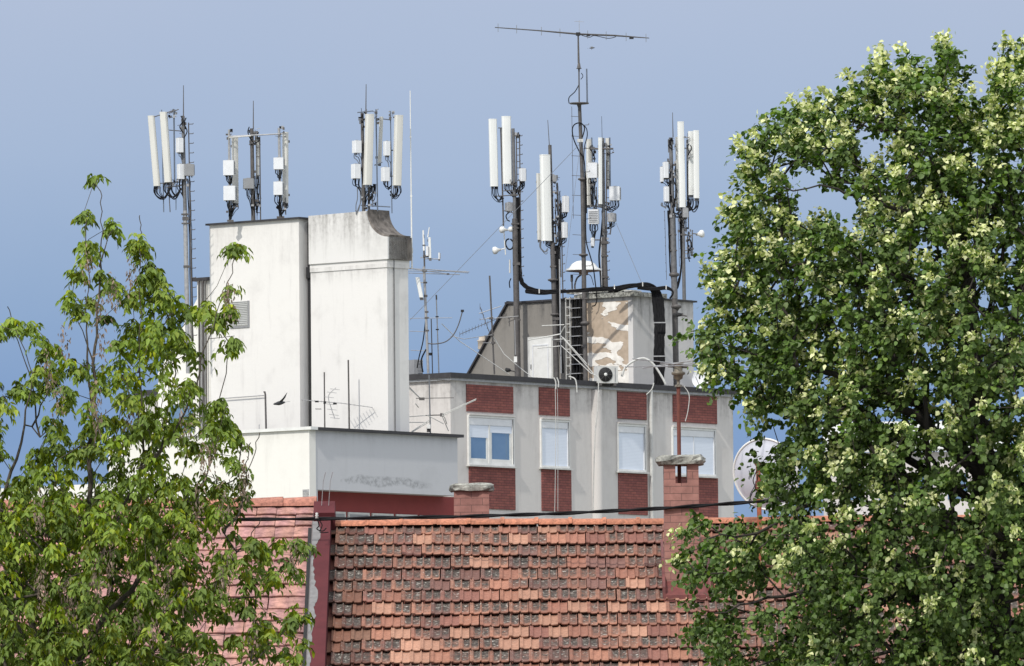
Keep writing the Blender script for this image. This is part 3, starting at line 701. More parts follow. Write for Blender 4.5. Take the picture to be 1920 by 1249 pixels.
# chimneys
M['brickC'] = bricks('chimney_brick', (.37, .180, .150), (.31, .148, .125), (.16, .085, .075), 0, .255, .0805, mw=.0035, noise=.7)
def slab(c, hx, hy, hz_, seed, irr=.02):
    mb = MB(); rr = random.Random(seed); n = 22; rows = []
    for (zz, sc) in ((-hz_, .95), (-hz_ * .3, 1.0), (hz_ * .5, 1.0), (hz_, .9)):
        row = []
        for i in range(n):
            t = 2 * math.pi * i / n; cx, sy = math.cos(t), math.sin(t)
            k = 1 / max(abs(cx), abs(sy)); k = min(k, 1.28)
            row.append(Vector(c) + Vector((cx * k * hx * sc + rr.uniform(-irr, irr), sy * k * hy * sc + rr.uniform(-irr, irr), zz + rr.uniform(-irr, irr) * .4)))
        rows.append(row)
    vs = [p for r_ in rows for p in r_]; fs = []
    for j in range(3):
        for i in range(n): fs.append((j * n + i, j * n + (i + 1) % n, (j + 1) * n + (i + 1) % n, (j + 1) * n + i))
    mb.add(vs, fs); mb.add(rows[0], [tuple(range(n - 1, -1, -1))]); mb.add(rows[-1], [tuple(range(n))]); return mb
cb_ = roof_at(1280, 1108); Yc = cb_.y
xc0 = at(1246, 1000, Yc).x; xc1 = at(1311, 1000, Yc).x; xm = (xc0 + xc1) / 2; dpt = .46
zt_ = at(1278, 906, Yc).z; ztt = at(1278, 870, Yc).z; zcap = at(1278, 853, Yc).z
CH = thing('brick_chimney', 'tall red brick chimney with open vents under a lichen-covered slab, on orange tiles', 'chimney', (xm, Yc, cb_.z - .2))
mb = MB(); mb.prism([(xc0, Yc, cb_.z - .4), (xc1, Yc, cb_.z - .4), (xc1, Yc + dpt, cb_.z - .4), (xc0, Yc + dpt, cb_.z - .4)], (0, 0, zt_ - cb_.z + .4)); mb.build('shaft', M['brickC'], CH)
pw = (xc1 - xc0) * .33
for (a, b_) in ((xc0, xc0 + pw), (xc1 - pw, xc1)):
    for yy in (Yc, Yc + dpt - .14):
        mb = MB(); mb.prism([(a, yy, zt_), (b_, yy, zt_), (b_, yy + .14, zt_), (a, yy + .14, zt_)], (0, 0, ztt - zt_)); mb.build('pier', M['brickC'], CH)
slab((xm, Yc + dpt / 2, (ztt + zcap) / 2 - .0), .265, .30, (zcap - ztt) / 2, 4).build('cap_slab', M['concrete'], CH)
fl = roof_at(1283, 1124)
mb = MB(); f0, f1 = xc0 - .02, xc1 + .10
mb.prism([(f0, Yc - .32, fl.z + .03), (f1, Yc - .32, fl.z + .03), (f1, Yc - .0, fl.z + .20), (f0, Yc - .0, fl.z + .20)], (0, 0, .012))
mb.prism([(f0, Yc - .325, fl.z - .03), (f1, Yc - .325, fl.z - .03), (f1, Yc - .325, fl.z + .045), (f0, Yc - .325, fl.z + .045)], (0, .01, 0))
for xx in (xc0 - .03, xc1 + .09):
    z0_ = fl.z
    mb.prism([(xx, Yc - .3, z0_), (xx, Yc + 1.0, z0_ + .58), (xx, Yc + 1.0, z0_ + .72), (xx, Yc - .3, z0_ + .14)], (.03, 0, 0))
mb.build('flashing', M['rust'] if False else plain('rusty_flashing', (.21, .058, .05), .6, 0, (.09, .028, .028), 9, .5), CH)
# second chimney, behind the ridge
Y2 = 103.9
xa, xb = at(851, 940, Y2).x, at(917, 940, Y2).x; zb_ = at(880, 1000, Y2).z; zt2 = at(880, 920, Y2).z; zc2_ = at(880, 906, Y2).z
C2 = thing('brick_chimney', 'short squat brick chimney with broken slab cap just behind the orange tile ridge', 'chimney', ((xa + xb) / 2, Y2, zb_))
mb = MB(); mb.prism([(xa, Y2, zb_ - .3), (xb, Y2, zb_ - .3), (xb, Y2 + .4, zb_ - .3), (xa, Y2 + .4, zb_ - .3)], (0, 0, zt2 - zb_ + .3)); mb.build('shaft', M['brickC'], C2)
slab(((xa + xb) / 2 + .0, Y2 + .2, (zt2 + zc2_) / 2), .25, .26, (zc2_ - zt2) / 2, 9, .016).build('cap_slab', M['concrete'], C2)

# ------------------------------------------------------------------ masts
def pole(mb, a, b, Y, w0, w1=None, n=10):
    """a straight tube seen from pixel a to pixel b, widths in pixels"""
    k = .5 / ppm(Y); w1 = w0 if w1 is None else w1
    mb.tube([at(a[0], a[1], Y), at(b[0], b[1], Y)], [w0 * k, w1 * k], n)
def mkpole(root, name, a, b, Y, w0, w1=None, mat='steel', n=10):
    mb = MB(); pole(mb, a, b, Y, w0, w1, n); return mb.build(name, M[mat], root)
def panel(root, top, bot, w, Y, yaw=0, mat='panel', depth=None, cabs=4):
    """a sector antenna: chamfered radome, end caps, connectors and mounting bracket"""
    pt, pb = at(top[0], top[1], Y), at(bot[0], bot[1], Y); k = 1 / ppm(Y); hw = w * k / 2; dp = depth or hw * .62
    ax = Vector((math.cos(R(yaw)), math.sin(R(yaw)), 0)); ay = Vector((math.sin(R(yaw)), -math.cos(R(yaw)), 0)); el = (pt - pb).normalized()
    pr = [(-hw * .98, -dp), (-hw, dp * .25), (-hw * .72, dp * .9), (-hw * .2, dp), (hw * .2, dp), (hw * .72, dp * .9), (hw, dp * .25), (hw * .98, -dp)]
    mb = MB(); mb.prism([pb + ax * x + ay * y for x, y in pr][::-1], pt - pb); ob = mb.build('panel_antenna', M[mat], root)
    mb = MB()
    for q in (pb, pt): mb.prism([q + ax * x * 1.03 + ay * y * 1.03 - el * .015 for x, y in pr][::-1], el * .03)
    mb.build('end_cap', M[mat], ob)
    mb = MB()
    for i in range(cabs):
        x = hw * (-.7 + 1.4 * i / max(1, cabs - 1)); mb.tube([pb + ax * x - ay * dp * .2, pb + ax * x - ay * dp * .2 - el * .10], .018, 6)
    mb.build('connectors', M['steel'], ob)
    mb = MB()
    for t in (.12, .88):
        c = pb.lerp(pt, t) - ay * (dp + .07); mb.obox(c, ax * hw * .35, ay * .07, Vector((0, 0, .035)))
    mb.build('bracket', M['darksteel'], ob)
    return ob
def unit(root, x0, x1, y0, y1, Y, yaw=15, mat='rru', depth=None, name='radio_unit', lou=False, Yoff=-.12):
    c = at((x0 + x1) / 2, (y0 + y1) / 2, Y + Yoff); k = .5 / ppm(Y); hw = (x1 - x0) * k * .95; hh = (y1 - y0) * k; dp = depth or min(.11, hw)
    ax = Vector((math.cos(R(yaw)), math.sin(R(yaw)), 0)); ay = Vector((-ax.y, ax.x, 0)); ch = .015
    mb = MB(); pr = [(-hw + ch, -dp), (hw - ch, -dp), (hw, -dp + ch), (hw, dp), (-hw, dp), (-hw, -dp + ch)]
    z0_ = c - Vector((0, 0, hh)); mb.prism([z0_ + ax * x + ay * y for x, y in pr], (0, 0, 2 * hh)); ob = mb.build(name, M[mat], root)
    mb = MB()
    if lou:
        for i in range(7):
            zz = -hh * .75 + i * hh * .24; mb.obox(c - ay * (dp + .008) + Vector((0, 0, zz)), ax * hw * .85, ay * .008, Vector((0, 0, hh * .055)))
    else:
        for i in range(5):      # cooling fins on the flank
            mb.obox(c + ax * (hw + .008) + ay * (dp * (-.6 + .3 * i)), ax * .008, ay * .006, Vector((0, 0, hh * .85)))
        mb.obox(c + Vector((0, 0, hh + .012)), ax * hw * .4, ay * .02, Vector((0, 0, .012)))
    mb.build('cooling_fins', M['rrug'], ob)
    mb = MB()
    for i in range(3):
        x = hw * (-.6 + .6 * i); a = c + ax * x - Vector((0, 0, hh)); mb.tube([a, a - Vector((0, 0, .05))], .016, 6)
    mb.build('connectors', M['darksteel'], ob); return ob
def cable(mb, pts, Y, r=.014, wob=.0, n=5):
    P_ = [at(x, y, Y + (p[2] if len(p) > 2 else 0)) for p in pts for x, y in (p[:2],)]
    out = []
    for i in range(len(P_) - 1):
        p0 = P_[max(i - 1, 0)]; p1 = P_[i]; p2 = P_[i + 1]; p3 = P_[min(i + 2, len(P_) - 1)]
        for k in range(5):
            t = k / 5
            out.append(.5 * ((2 * p1) + (p2 - p0) * t + (2 * p0 - 5 * p1 + 4 * p2 - p3) * t * t + (3 * p1 - p0 - 3 * p2 + p3) * t ** 3) + Vector((rnd.uniform(-wob, wob), rnd.uniform(-wob, wob), 0)))
    out.append(P_[-1]); mb.tube(out, r, n)
def loops(root, x0, x1, ytop, yb, xt, yt, Y, n=5, r=.014, name='jumper_cables'):
    """jumpers that hang below an antenna and curl back to the pole"""
    mb = MB()
    for i in range(n):
        x = x0 + (x1 - x0) * (i + .5) / n + rnd.uniform(-1, 1); d = rnd.uniform(.6, 1.0) * (yb - ytop)
        cable(mb, [(x, ytop), (x + rnd.uniform(-1, 1), ytop + d * .6), ((x + xt) / 2 + rnd.uniform(-2, 2), ytop + d), (xt + rnd.uniform(-2, 2), yt + rnd.uniform(-5, 5))], Y, r * rnd.uniform(.7, 1.2))
    return mb.build(name, M['black'] if n > 3 else M['graycab'], root)
def steps(root, x, y0, y1, Y, dx, Dy=18.0, slope=0, rail=True, off=0.0, w=1.9):
    """climbing rail with rungs on one side"""
    mb = MB(); k = .5 / ppm(Y)
    f = lambda y: x + slope * (y - y0)
    if rail: mb.tube([at(f(y0), y0, Y), at(f(y1), y1, Y)], w * k * 1.2, 6)
    y = y0 + 3
    while y < y1:
        a = at(f(y) - (0 if dx > 0 else 0), y, Y); b = at(f(y) + dx, y - .3, Y); mb.tube([a, b], w * k * .8, 5); mb.tube([b, at(f(y) + dx, y - 2, Y)], w * k * .7, 4)
        y += Dy
    return mb.build('climbing_steps', M['darksteel'], root)
def collar(root, x, y, Y, w, h=5, mat='darksteel', name='flange'):
    p = at(x, y, Y); k = .5 / ppm(Y); mb = MB()
    mb.lathe(p, (0, 0, 1), [(w * k * .3, -h * k * 2.2), (w * k * .65, -h * k), (w * k, -h * k * .5), (w * k, h * k * .5), (w * k * .6, h * k), (w * k * .3, h * k * 1.3)], 14)
    return mb.build(name, M[mat], root)
def clamps(root, lst, Y, mat='darksteel', name='clamp'):
    for (x, y, w, h) in lst:
        mb = MB(); k = .5 / ppm(Y); mb.obox(at(x, y, Y), (w * k, 0, 0), (0, w * k * .8, 0), (0, 0, h * k)); mb.build(name, M[mat], root)
def arms(root, lst, Y, w=2, mat='darksteel'):
    for (a, b) in lst: mkpole(root, 'support_arm', a, b, Y, w, mat=mat, n=6)
def mess(root, x0, x1, y0, y1, Y, n=10, w=1.6):
    """the tangle of clamps, connectors and short cable ends around a mast head"""
    mb = MB(); k = .5 / ppm(Y)
    for i in range(int(n * 1.5)):
        x, y = rnd.uniform(x0, x1), rnd.uniform(y0, y1)
        if rnd.random() < .6:
            mb = MB(); mb.obox(at(x, y, Y + rnd.uniform(-.15, .15)), (rnd.uniform(1, 2.8) * k * 1.8, 0, 0), (0, .04, 0), (0, 0, rnd.uniform(.8, 3.2) * k * 1.8))
        else:
            mb = MB(); mb.tube([at(x, y, Y), at(x + rnd.uniform(-7, 7), y + rnd.uniform(-2, 2), Y)], w * k * .6, 5)
        mb.build('fitting', M[('darksteel', 'steel', 'black', 'darksteel', 'alu')[i % 5]], root)
    if y1 - y0 > 25:       # jumpers and short pipes that tie the fittings together
        for i in range(2 + int((y1 - y0) / 25)):
            x = rnd.uniform(x0, x1); ya = rnd.uniform(y0 - 3, y0 + (y1 - y0) * .4); yb = rnd.uniform(y1 - (y1 - y0) * .3, y1 + 8); mb = MB(); sw = rnd.uniform(-5, 5)
            if i % 3: cable(mb, [(x, ya), (x + sw, ya * .7 + yb * .3), (x - sw * .5, ya * .35 + yb * .65), ((x0 + x1) / 2, yb)], Y - .08, .017)
            else: pole(mb, (x, ya), (x + .8, yb), Y, 2.2, 2.2, 6)
            mb.build('jumper_cable' if i % 3 else 'short_pipe', M['black'] if i % 3 else M['steel'], root)
def mast(label, px, py, Y):
    return thing('antenna_mast', label, 'antenna mast', at(px, py, Y), 'mobile network antenna masts on the roofs')

# 1 -- far left, rising behind the left tree
Y = 268.8
m = mast('steel mast left of the white tower with two slanting cream panels and a lightning rod', 352, 700, Y)
mkpole(m, 'pole', (353, 700), (347, 395), Y, 8.5, 8, 'alu'); mkpole(m, 'pole', (347, 395), (343, 219), Y, 7, 6)
mkpole(m, 'lightning_rod', (344, 222), (344, 160), Y, 2.2, 1.2, 'darksteel')
panel(m, (283, 218), (294, 348), 12.5, Y, -18); panel(m, (306, 211), (315, 341), 14, Y, -18)
mkpole(m, 'mounting_pipe', (326, 205), (327.5, 345), Y, 3, mat='bluesteel'); mkpole(m, 'mounting_pipe', (303, 206), (307, 398), Y + .1, 2, mat='bluesteel')
mkpole(m, 'mounting_pipe', (315, 330), (319, 398), Y + .1, 1.8, mat='darksteel'); mkpole(m, 'mounting_pipe', (330, 345), (330, 394), Y + .1, 1.6, mat='bluesteel')
unit(m, 331, 343, 259, 286, Y, 25); unit(m, 333, 345, 308, 336, Y, 25); unit(m, 344, 364, 308, 330, Y, 12, 'rrug')
arms(m, [((317, 244), (342, 246)), ((298, 344), (345, 341)), ((312, 352), (345, 347)), ((290, 219), (326, 207)), ((316, 213), (335, 205))], Y, 2)
steps(m, 353.5, 230, 640, Y, 8.5, slope=.018); loops(m, 287, 302, 350, 379, 322, 345, Y, 7); loops(m, 306, 324, 344, 381, 340, 352, Y, 8); loops(m, 332, 345, 336, 372, 348, 378, Y, 5)
loops(m, 334, 343, 286, 300, 345, 322, Y, 3)
mb = MB()
for i in range(4): cable(mb, [(351 + i * 1.8, 335), (353.5 + i * 1.6, 400), (355 + i * 1.6, 480), (358 + i * 1.6, 640)], Y + .1, .011, .01)
mb.build('feeder_cables', M['black'], m)
mess(m, 316, 332, 205, 222, Y, 10); mess(m, 338, 350, 218, 255, Y, 10); mess(m, 322, 352, 336, 350, Y, 12); clamps(m, [(348, 410, 12, 6), (347, 402, 14, 2.5), (348, 419, 15, 2), (350, 500, 12, 4), (345, 232, 9, 5)], Y)
# 2 -- three-legged frame on the white tower
Y = 268.6
m = mast('H-shaped three-pole antenna frame on the flat white tower roof with square white boxes', 472, 414, Y)
mkpole(m, 'pole', (475, 414), (472, 241), Y, 8, 7, 'darksteel'); mkpole(m, 'lightning_rod', (475, 242), (475, 189), Y, 2.2, 1.3, 'darksteel')
mkpole(m, 'pole', (431, 416), (429.5, 243), Y, 4.5, mat='alu'); mkpole(m, 'pole', (526, 412), (523, 240), Y, 5, mat='alu')
mkpole(m, 'crossbar', (427, 256), (530, 251), Y - .1, 2.6, mat='alu'); mkpole(m, 'crossbar', (430, 258), (470, 255), Y - .15, 2.5, mat='sill')
panel(m, (441, 259), (442, 381), 12, Y + .25, 35); panel(m, (534.5, 249), (534.5, 381), 11, Y + .25, -35); panel(m, (483.5, 258), (483, 330), 6, Y + .2, 30)
unit(m, 418.5, 440, 301, 329, Y, -6, depth=.12); unit(m, 419, 443, 349, 376, Y, -6, depth=.12); unit(m, 513, 533, 296, 318, Y, -6, depth=.12); unit(m, 513, 531.5, 341, 366, Y, -6, depth=.12)
unit(m, 456, 476, 335, 354, Y, 10, 'rrug')
steps(m, 487, 256, 414, Y, -7, 17.5, slope=.01); mkpole(m, 'ladder_rail', (480, 270), (482, 412), Y, 1.2, mat='darksteel')
for (a, b_, c, d, e1, e2) in ((424, 438, 376, 395, 431, 410), (436, 446, 381, 398, 433, 406), (424, 436, 329, 345, 431, 346), (515, 530, 366, 388, 525, 405), (530, 539, 381, 400, 527, 405), (516, 530, 318, 336, 525, 338), (460, 474, 354, 380, 472, 400), (476, 486, 330, 372, 482, 400)):
    loops(m, a, b_, c, d, e1, e2, Y - .05, 5)
mess(m, 425, 436, 244, 262, Y, 7); mess(m, 467, 487, 240, 272, Y, 16); mess(m, 519, 535, 239, 258, Y, 8); mess(m, 470, 488, 362, 392, Y, 10); mess(m, 424, 446, 380, 398, Y, 8); mess(m, 520, 538, 370, 400, Y, 8)
clamps(m, [(473, 265, 11, 3), (473, 271, 12, 1.6), (526, 408, 14, 4), (432, 414, 12, 3)], Y)
# 3 -- on the stack
Y = 266.2
m = mast('mast on top of the scooped stack carrying two tall grey-cream panels and a narrow one', 682, 398, Y)
mkpole(m, 'pole', (682, 398), (679, 212), Y, 6.5, 6, 'darksteel'); mkpole(m, 'lightning_rod', (686, 213), (686.5, 158), Y, 2.2, 1.3, 'darksteel')
panel(m, (694, 215), (690, 346), 16, Y - .15, 28); panel(m, (748.5, 217), (745, 347), 16, Y - .1, 28); panel(m, (715.5, 220), (712, 305), 7, Y + .3, 45)
mkpole(m, 'mounting_pipe', (705, 205), (708, 396), Y, 2.6, mat='bluesteel'); mkpole(m, 'mounting_pipe', (732, 208), (735, 400), Y, 2, mat='bluesteel'); mkpole(m, 'mounting_pipe', (677.5, 203), (680, 240), Y, 1.6, mat='bluesteel')
unit(m, 662, 676.5, 264, 287, Y, 28); unit(m, 660, 675, 308, 335, Y, 28); unit(m, 720, 731, 265, 292, Y, 28); unit(m, 716, 729.5, 314, 340, Y, 28)
arms(m, [((676, 385), (732, 388)), ((690, 386), (708, 378)), ((670, 211), (700, 208)), ((718, 223), (733, 225)), ((702, 310), (717, 304)), ((728, 283), (741, 281)), ((727, 331), (741, 330)), ((673, 277), (687, 277)), ((673, 325), (687, 324))], Y, 2.4, 'bluesteel')
mkpole(m, 'mounting_pipe', (692, 350), (692, 398), Y, 4, mat='darksteel')
loops(m, 664, 674, 287, 302, 679, 320, Y, 3); loops(m, 662, 674, 335, 358, 680, 372, Y, 6); loops(m, 684, 698, 348, 372, 682, 392, Y, 7); loops(m, 698, 706, 345, 376, 694, 372, Y, 4)
loops(m, 738, 752, 349, 376, 733, 362, Y, 7); loops(m, 718, 728, 340, 357, 733, 350, Y, 5); loops(m, 722, 730, 292, 308, 733, 325, Y, 3); loops(m, 668, 680, 352, 398, 666, 398, Y, 3)
mess(m, 674, 690, 206, 240, Y, 14); mess(m, 702, 712, 206, 226, Y, 8); mess(m, 729, 740, 208, 224, Y, 7); mess(m, 676, 704, 350, 392, Y, 12)
# whip beside the stack
Y = 266.5
m = thing('whip_antenna', 'very tall thin white whip antenna clamped beside the right edge of the scooped stack', 'antenna', at(772, 505, Y))
mkpole(m, 'whip', (772.5, 505), (771, 368), Y, 3.2, 2.8, 'whitepaint'); mkpole(m, 'whip', (771, 368), (769, 170), Y, 2.6, 1.6, 'whitepaint')
clamps(m, [(769.6, 257, 3.4, 3), (771, 368, 3.8, 3), (772, 470, 5, 9)], Y, 'whitepaint', 'joint')
mkpole(m, 'support_arm', (764, 480), (774, 480), Y, 2.2, mat='alu'); mkpole(m, 'support_arm', (764, 503), (775, 504), Y, 2.6, mat='alu')
# 4
Y = 290.9
m = mast('tall mast with two bright white panels side by side above small round white dishes', 969, 702, Y)
mkpole(m, 'pole', (971.4, 730), (965.5, 410), Y, 12, 11, 'darksteel'); mkpole(m, 'pole', (965.5, 412), (962, 241), Y, 7, 6, 'steel')
panel(m, (924, 224), (927, 349), 15, Y, 14, 'panelw'); panel(m, (949.5, 219), (952, 344), 17, Y, 14, 'panelw')
mkpole(m, 'mounting_pipe', (939, 241), (944, 424), Y + .1, 3, mat='darksteel')
unit(m, 974.5, 985.5, 316, 340, Y, 20)
steps(m, 974, 252, 520, Y, 5, 17.5, slope=.012); steps(m, 968, 252, 350, Y, 7, 12, slope=.012)
loops(m, 922, 934, 350, 380, 943, 372, Y, 6); loops(m, 945, 960, 346, 366, 962, 368, Y, 6); loops(m, 975, 984, 340, 358, 972, 368, Y, 5)
arms(m, [((930, 368), (964, 366)), ((944, 358), (975, 356)), ((944, 395), (966, 400)), ((934, 240), (948, 240))], Y, 2)
mess(m, 958, 976, 334, 366, Y, 16); mess(m, 964, 974, 250, 262, Y, 8); clamps(m, [(964, 366, 14, 3), (966, 420, 15, 3), (966, 428, 13, 2), (968, 495, 14, 5), (970, 600, 13, 3), (964, 345, 12, 5)], Y)
unit(m, 948, 962, 380, 396, Y, 20, 'alu', Yoff=.1)
def drum(root, x, y, Y, r, axis, name='small_dish', mat='whitepaint'):
    k = 1 / ppm(Y); mb = MB(); c = at(x, y, Y)
    mb.lathe(c, axis, [(0.001, -.16), (r * k * .3, -.16), (r * k * .45, -.08), (r * k, .0), (r * k * 1.02, .06), (r * k * .9, .09), (0.001, .11)], 18); return mb.build(name, M[mat], root)
drum(m, 943, 431, Y - .2, 6, (-.9, -.4, 0)); drum(m, 930, 469.5, Y - .2, 7, (-.9, -.3, -.15)); drum(m, 957, 430, Y, 5, (.5, -.8, 0))
arms(m, [((945, 432), (966, 429)), ((932, 470), (946, 466)), ((944, 424), (948, 478))], Y, 2.2, 'whitepaint')
mb = MB(); cable(mb, [(955, 448), (950, 450), (948, 458), (953, 467), (960, 466), (963, 456), (957, 448)], Y, .025); cable(mb, [(956, 415), (951, 412), (949, 404), (955, 398)], Y, .02); mb.build('cable_loop', M['black'], m)
mkpole(m, 'whip_stub', (956, 487), (956, 512), Y, 3.2, mat='sill'); mb = MB(); cable(mb, [(958, 522), (955, 530), (956, 540)], Y, .02); mb.build('cable_end', M['black'], m)
mb = MB()
for i in range(6): cable(mb, [(967 + i * 1.3, 370), (969 + i * 1.2, 430), (972 + i, 500), (975 + i * .8, 528 - i), (990, 543 - i * 1.2), (1015, 549 - i), (1040, 549 - i)], Y, .024, .015, 6)
mb.build('feeder_cables', M['black'], m)
# 5
Y = 290.0
m = mast('mast with one long bright white panel in front of the roof house door', 1042, 702, Y)
mkpole(m, 'pole', (1044.5, 730), (1036, 455), Y, 10.5, 9.5, 'darksteel'); mkpole(m, 'pole', (1036, 458), (1031, 272), Y + .15, 7, 6.5, 'darksteel'); mkpole(m, 'lightning_rod', (1030, 272), (1027, 225), Y, 1.5, 1, 'darksteel')
panel(m, (1022.5, 291), (1026, 451), 19, Y - .1, 22, 'panelw'); panel(m, (1010, 326), (1012, 449), 8, Y + .15, 22, 'panel')
mkpole(m, 'mounting_pipe', (1045, 349), (1051, 520), Y + .1, 4, mat='steel')
unit(m, 1055, 1066, 368, 398, Y, 25); unit(m, 1054, 1063.5, 417, 446, Y, 25); unit(m, 1036, 1043, 329, 341, Y, 10, 'rrug')
loops(m, 1012, 1016, 450, 478, 1029, 470, Y, 3); loops(m, 1022, 1034, 452, 466, 1038, 474, Y, 6); loops(m, 1054, 1062, 446, 458, 1050, 456, Y, 4); loops(m, 1055, 1064, 398, 412, 1047, 425, Y, 5)
steps(m, 1052, 380, 560, Y, 4.5, 16, slope=.02)
mess(m, 1034, 1046, 328, 352, Y, 10); mess(m, 1036, 1056, 355, 470, Y, 34); collar(m, 1037, 525, Y, 20); collar(m, 1041, 590, Y, 18); clamps(m, [(1037, 474, 11, 5), (1037, 500, 12, 3), (1043, 598, 15, 5), (1047, 640, 14, 3)], Y)
mb = MB()
for i in range(3): cable(mb, [(1042 + i * 2, 460), (1044 + i * 2, 520), (1047 + i * 2, 600), (1052 + i * 2, 700)], Y, .028, .01)
mb.build('feeder_cables', M['black'], m)
# 6 -- the tallest, with the long boom
Y = 289.3
m = mast('tallest central mast topped by a very long thin horizontal boom and a round platform', 1098, 704, Y)
mkpole(m, 'pole', (1098.4, 730), (1092, 335), Y, 9, 8, 'darksteel'); mkpole(m, 'pole', (1092, 337), (1086.5, 196), Y, 7.5, 6.5, 'darksteel')
mkpole(m, 'upper_pole', (1086, 193), (1085.5, 133), Y, 2.6, mat='darksteel'); mkpole(m, 'upper_pole', (1085, 118), (1084, 63), Y, 4, 2.8, 'darksteel')
mb = MB(); k = .5 / ppm(Y); mb.lathe(at(1085.5, 125, Y), (0, 0, 1), [(3 * k, -20 * k), (3.5 * k, -9 * k), (10 * k, -8 * k), (10 * k, -6 * k), (7 * k, -4 * k), (4.5 * k, 13 * k), (2 * k, 14 * k)], 14); mb.build('rotator', M['darksteel'], m)
p0, p1, p2 = at(928, 51.5, Y - 1.2), at(1084, 64, Y), at(1217, 71.5, Y + 1.0)
mb = MB(); mb.tube([p0, p0.lerp(p1, .5) + Vector((0, 0, .01)), p1, p1.lerp(p2, .5) + Vector((0, 0, .02)), p2], [.014, .02, .03, .028, .014], 8); bm_ = mb.build('boom', M['darksteel'], m)
mb = MB()
for t in (.02, .14, .3, .42, .6, .72, .85, .98):
    c = p0.lerp(p2, t); c.z = (p0.lerp(p1, t / .53) if t < .53 else p1.lerp(p2, (t - .53) / .47)).z
    q_ = c - CAMP; q_.normalize(); q_.z = 0; mb.tube([c - q_ * 1.4, c + q_ * 1.4], .008, 5)
mb.build('elements', M['alu'], bm_)
mb = MB(); c = at(1160, 68, Y); cable(mb, [(1090, 66), (1105, 70), (1115, 67), (1140, 72), (1155, 69)], Y, .012); mb.obox(at(1103, 66, Y), (.06, 0, 0), (0, .04, 0), (0, 0, .03)); mb.obox(at(1184, 71.5, Y), (.07, 0, 0), (0, .04, 0), (0, 0, .03)); mb.obox(at(1084, 64, Y), (.07, 0, 0), (0, .07, 0), (0, 0, .05)); mb.build('feed_box', M['dark'], bm_)
mkpole(m, 'top_whip', (1086, 62), (1086, 38), Y, 1.0, .8, 'alu'); mkpole(m, 'top_whip', (1077, 40), (1095, 41), Y, .8, .6, 'alu')
mb = MB(); mb.lathe(at(1086, 194, Y), (0, 0, 1), [(3 * k, -18 * k * 1.3), (9 * k, -5 * k), (36 * k, -2 * k), (37 * k, 2 * k), (3 * k, 2.5 * k)], 20); mb.build('platform', M['darksteel'], m)
mkpole(m, 'whip', (1101, 193), (1100, 129), Y, 3.2, 2.6, 'bluesteel')
mb = MB(); cable(mb, [(1085, 160), (1078, 172), (1067, 183), (1067, 194)], Y, .016); cable(mb, [(1090, 137), (1093, 143), (1089, 149)], Y, .012); mb.build('cable_loop', M['black'], m)
mb = MB(); cable(mb, [(1092, 258), (1096, 240), (1089, 231), (1078, 233), (1073, 243), (1076, 262), (1086, 284), (1095, 300), (1097, 340), (1098, 390), (1099, 450), (1106, 478), (1112, 500), (1116, 530), (1119, 560), (1116, 572), (1110, 574)], Y - .1, .020, 0, 7)
cable(mb, [(1089, 231), (1099, 240), (1101, 255), (1096, 275), (1095, 300), (1099, 340), (1100, 400)], Y - .1, .016); mb.build('feeder_cables', M['black'], m)
collar(m, 1092, 336, Y, 17); collar(m, 1094, 478, Y, 17); collar(m, 1097, 606, Y, 17, 7); clamps(m, [(1088, 264, 11, 6)], Y, 'sill'); clamps(m, [(1096, 560, 11, 3), (1096, 650, 11, 3)], Y)
mb = MB(); mb.tube([at(1072, 200, Y), at(1075, 410, Y)], .008, 4)
for i in range(9):
    y = 218 + i * 37; mb.tube([at(1070.5 + i * .5, y, Y), at(1087 + i * .6, y + 1, Y)], .008, 4)
for i in range(10): mb.tube([at(1093 + i * .8, 235 + i * 44, Y), at(1104 + i * .8, 234 + i * 44, Y)], .010, 4); mb.tube([at(1104 + i * .8, 234 + i * 44, Y), at(1104 + i * .8, 231 + i * 44, Y)], .009, 4)
mb.build('climbing_steps', M['darksteel'], m)
# 7
Y = 291.5
m = mast('rear mast just right of the tallest mast with crossbar and slatted grey box', 1135, 542, Y)
mkpole(m, 'pole', (1136, 543), (1132.5, 445), Y, 9, mat='darksteel'); mkpole(m, 'pole', (1128.5, 543), (1128, 445), Y, 3.5, mat='alu'); mkpole(m, 'pole', (1132.5, 450), (1130, 259), Y, 7, 6.5, 'steel'); mkpole(m, 'lightning_rod', (1129, 260), (1128, 218), Y, 1.3, .9, 'bluesteel')
mkpole(m, 'crossbar', (1107, 279), (1150, 279), Y - .15, 3.6, mat='darksteel')
panel(m, (1105, 262), (1104, 384), 10, Y + .2, 30); panel(m, (1125.5, 259), (1126, 382), 7, Y - .2, 20, 'panelw'); panel(m, (1139, 260), (1141, 349), 8, Y + .2, -10)
mkpole(m, 'mounting_pipe', (1109.5, 258), (1113, 395), Y, 2.4, mat='bluesteel'); mkpole(m, 'mounting_pipe', (1143, 258), (1144, 350), Y, 3, mat='bluesteel')
unit(m, 1101.5, 1121, 305.5, 334, Y, -8, 'rru'); unit(m, 1142.5, 1163.5, 350, 376, Y, -8, 'rru', depth=.12); unit(m, 1103, 1123.5, 393, 420, Y, -8, 'rru', lou=True); unit(m, 1139, 1155, 400, 416, Y, -8, 'alu'); unit(m, 1108, 1114, 446, 462, Y, 20)
loops(m, 1103, 1120, 335, 352, 1110, 385, Y, 7); loops(m, 1144, 1161, 377, 398, 1135, 388, Y, 8); loops(m, 1105, 1121, 421, 440, 1113, 455, Y, 8); loops(m, 1141, 1153, 417, 430, 1134, 425, Y, 5)
steps(m, 1137, 300, 540, Y, 6, 17); arms(m, [((1113, 386), (1133, 390)), ((1133, 379), (1145, 381)), ((1114, 450), (1133, 450)), ((1144, 440), (1147, 416))], Y, 2.4)
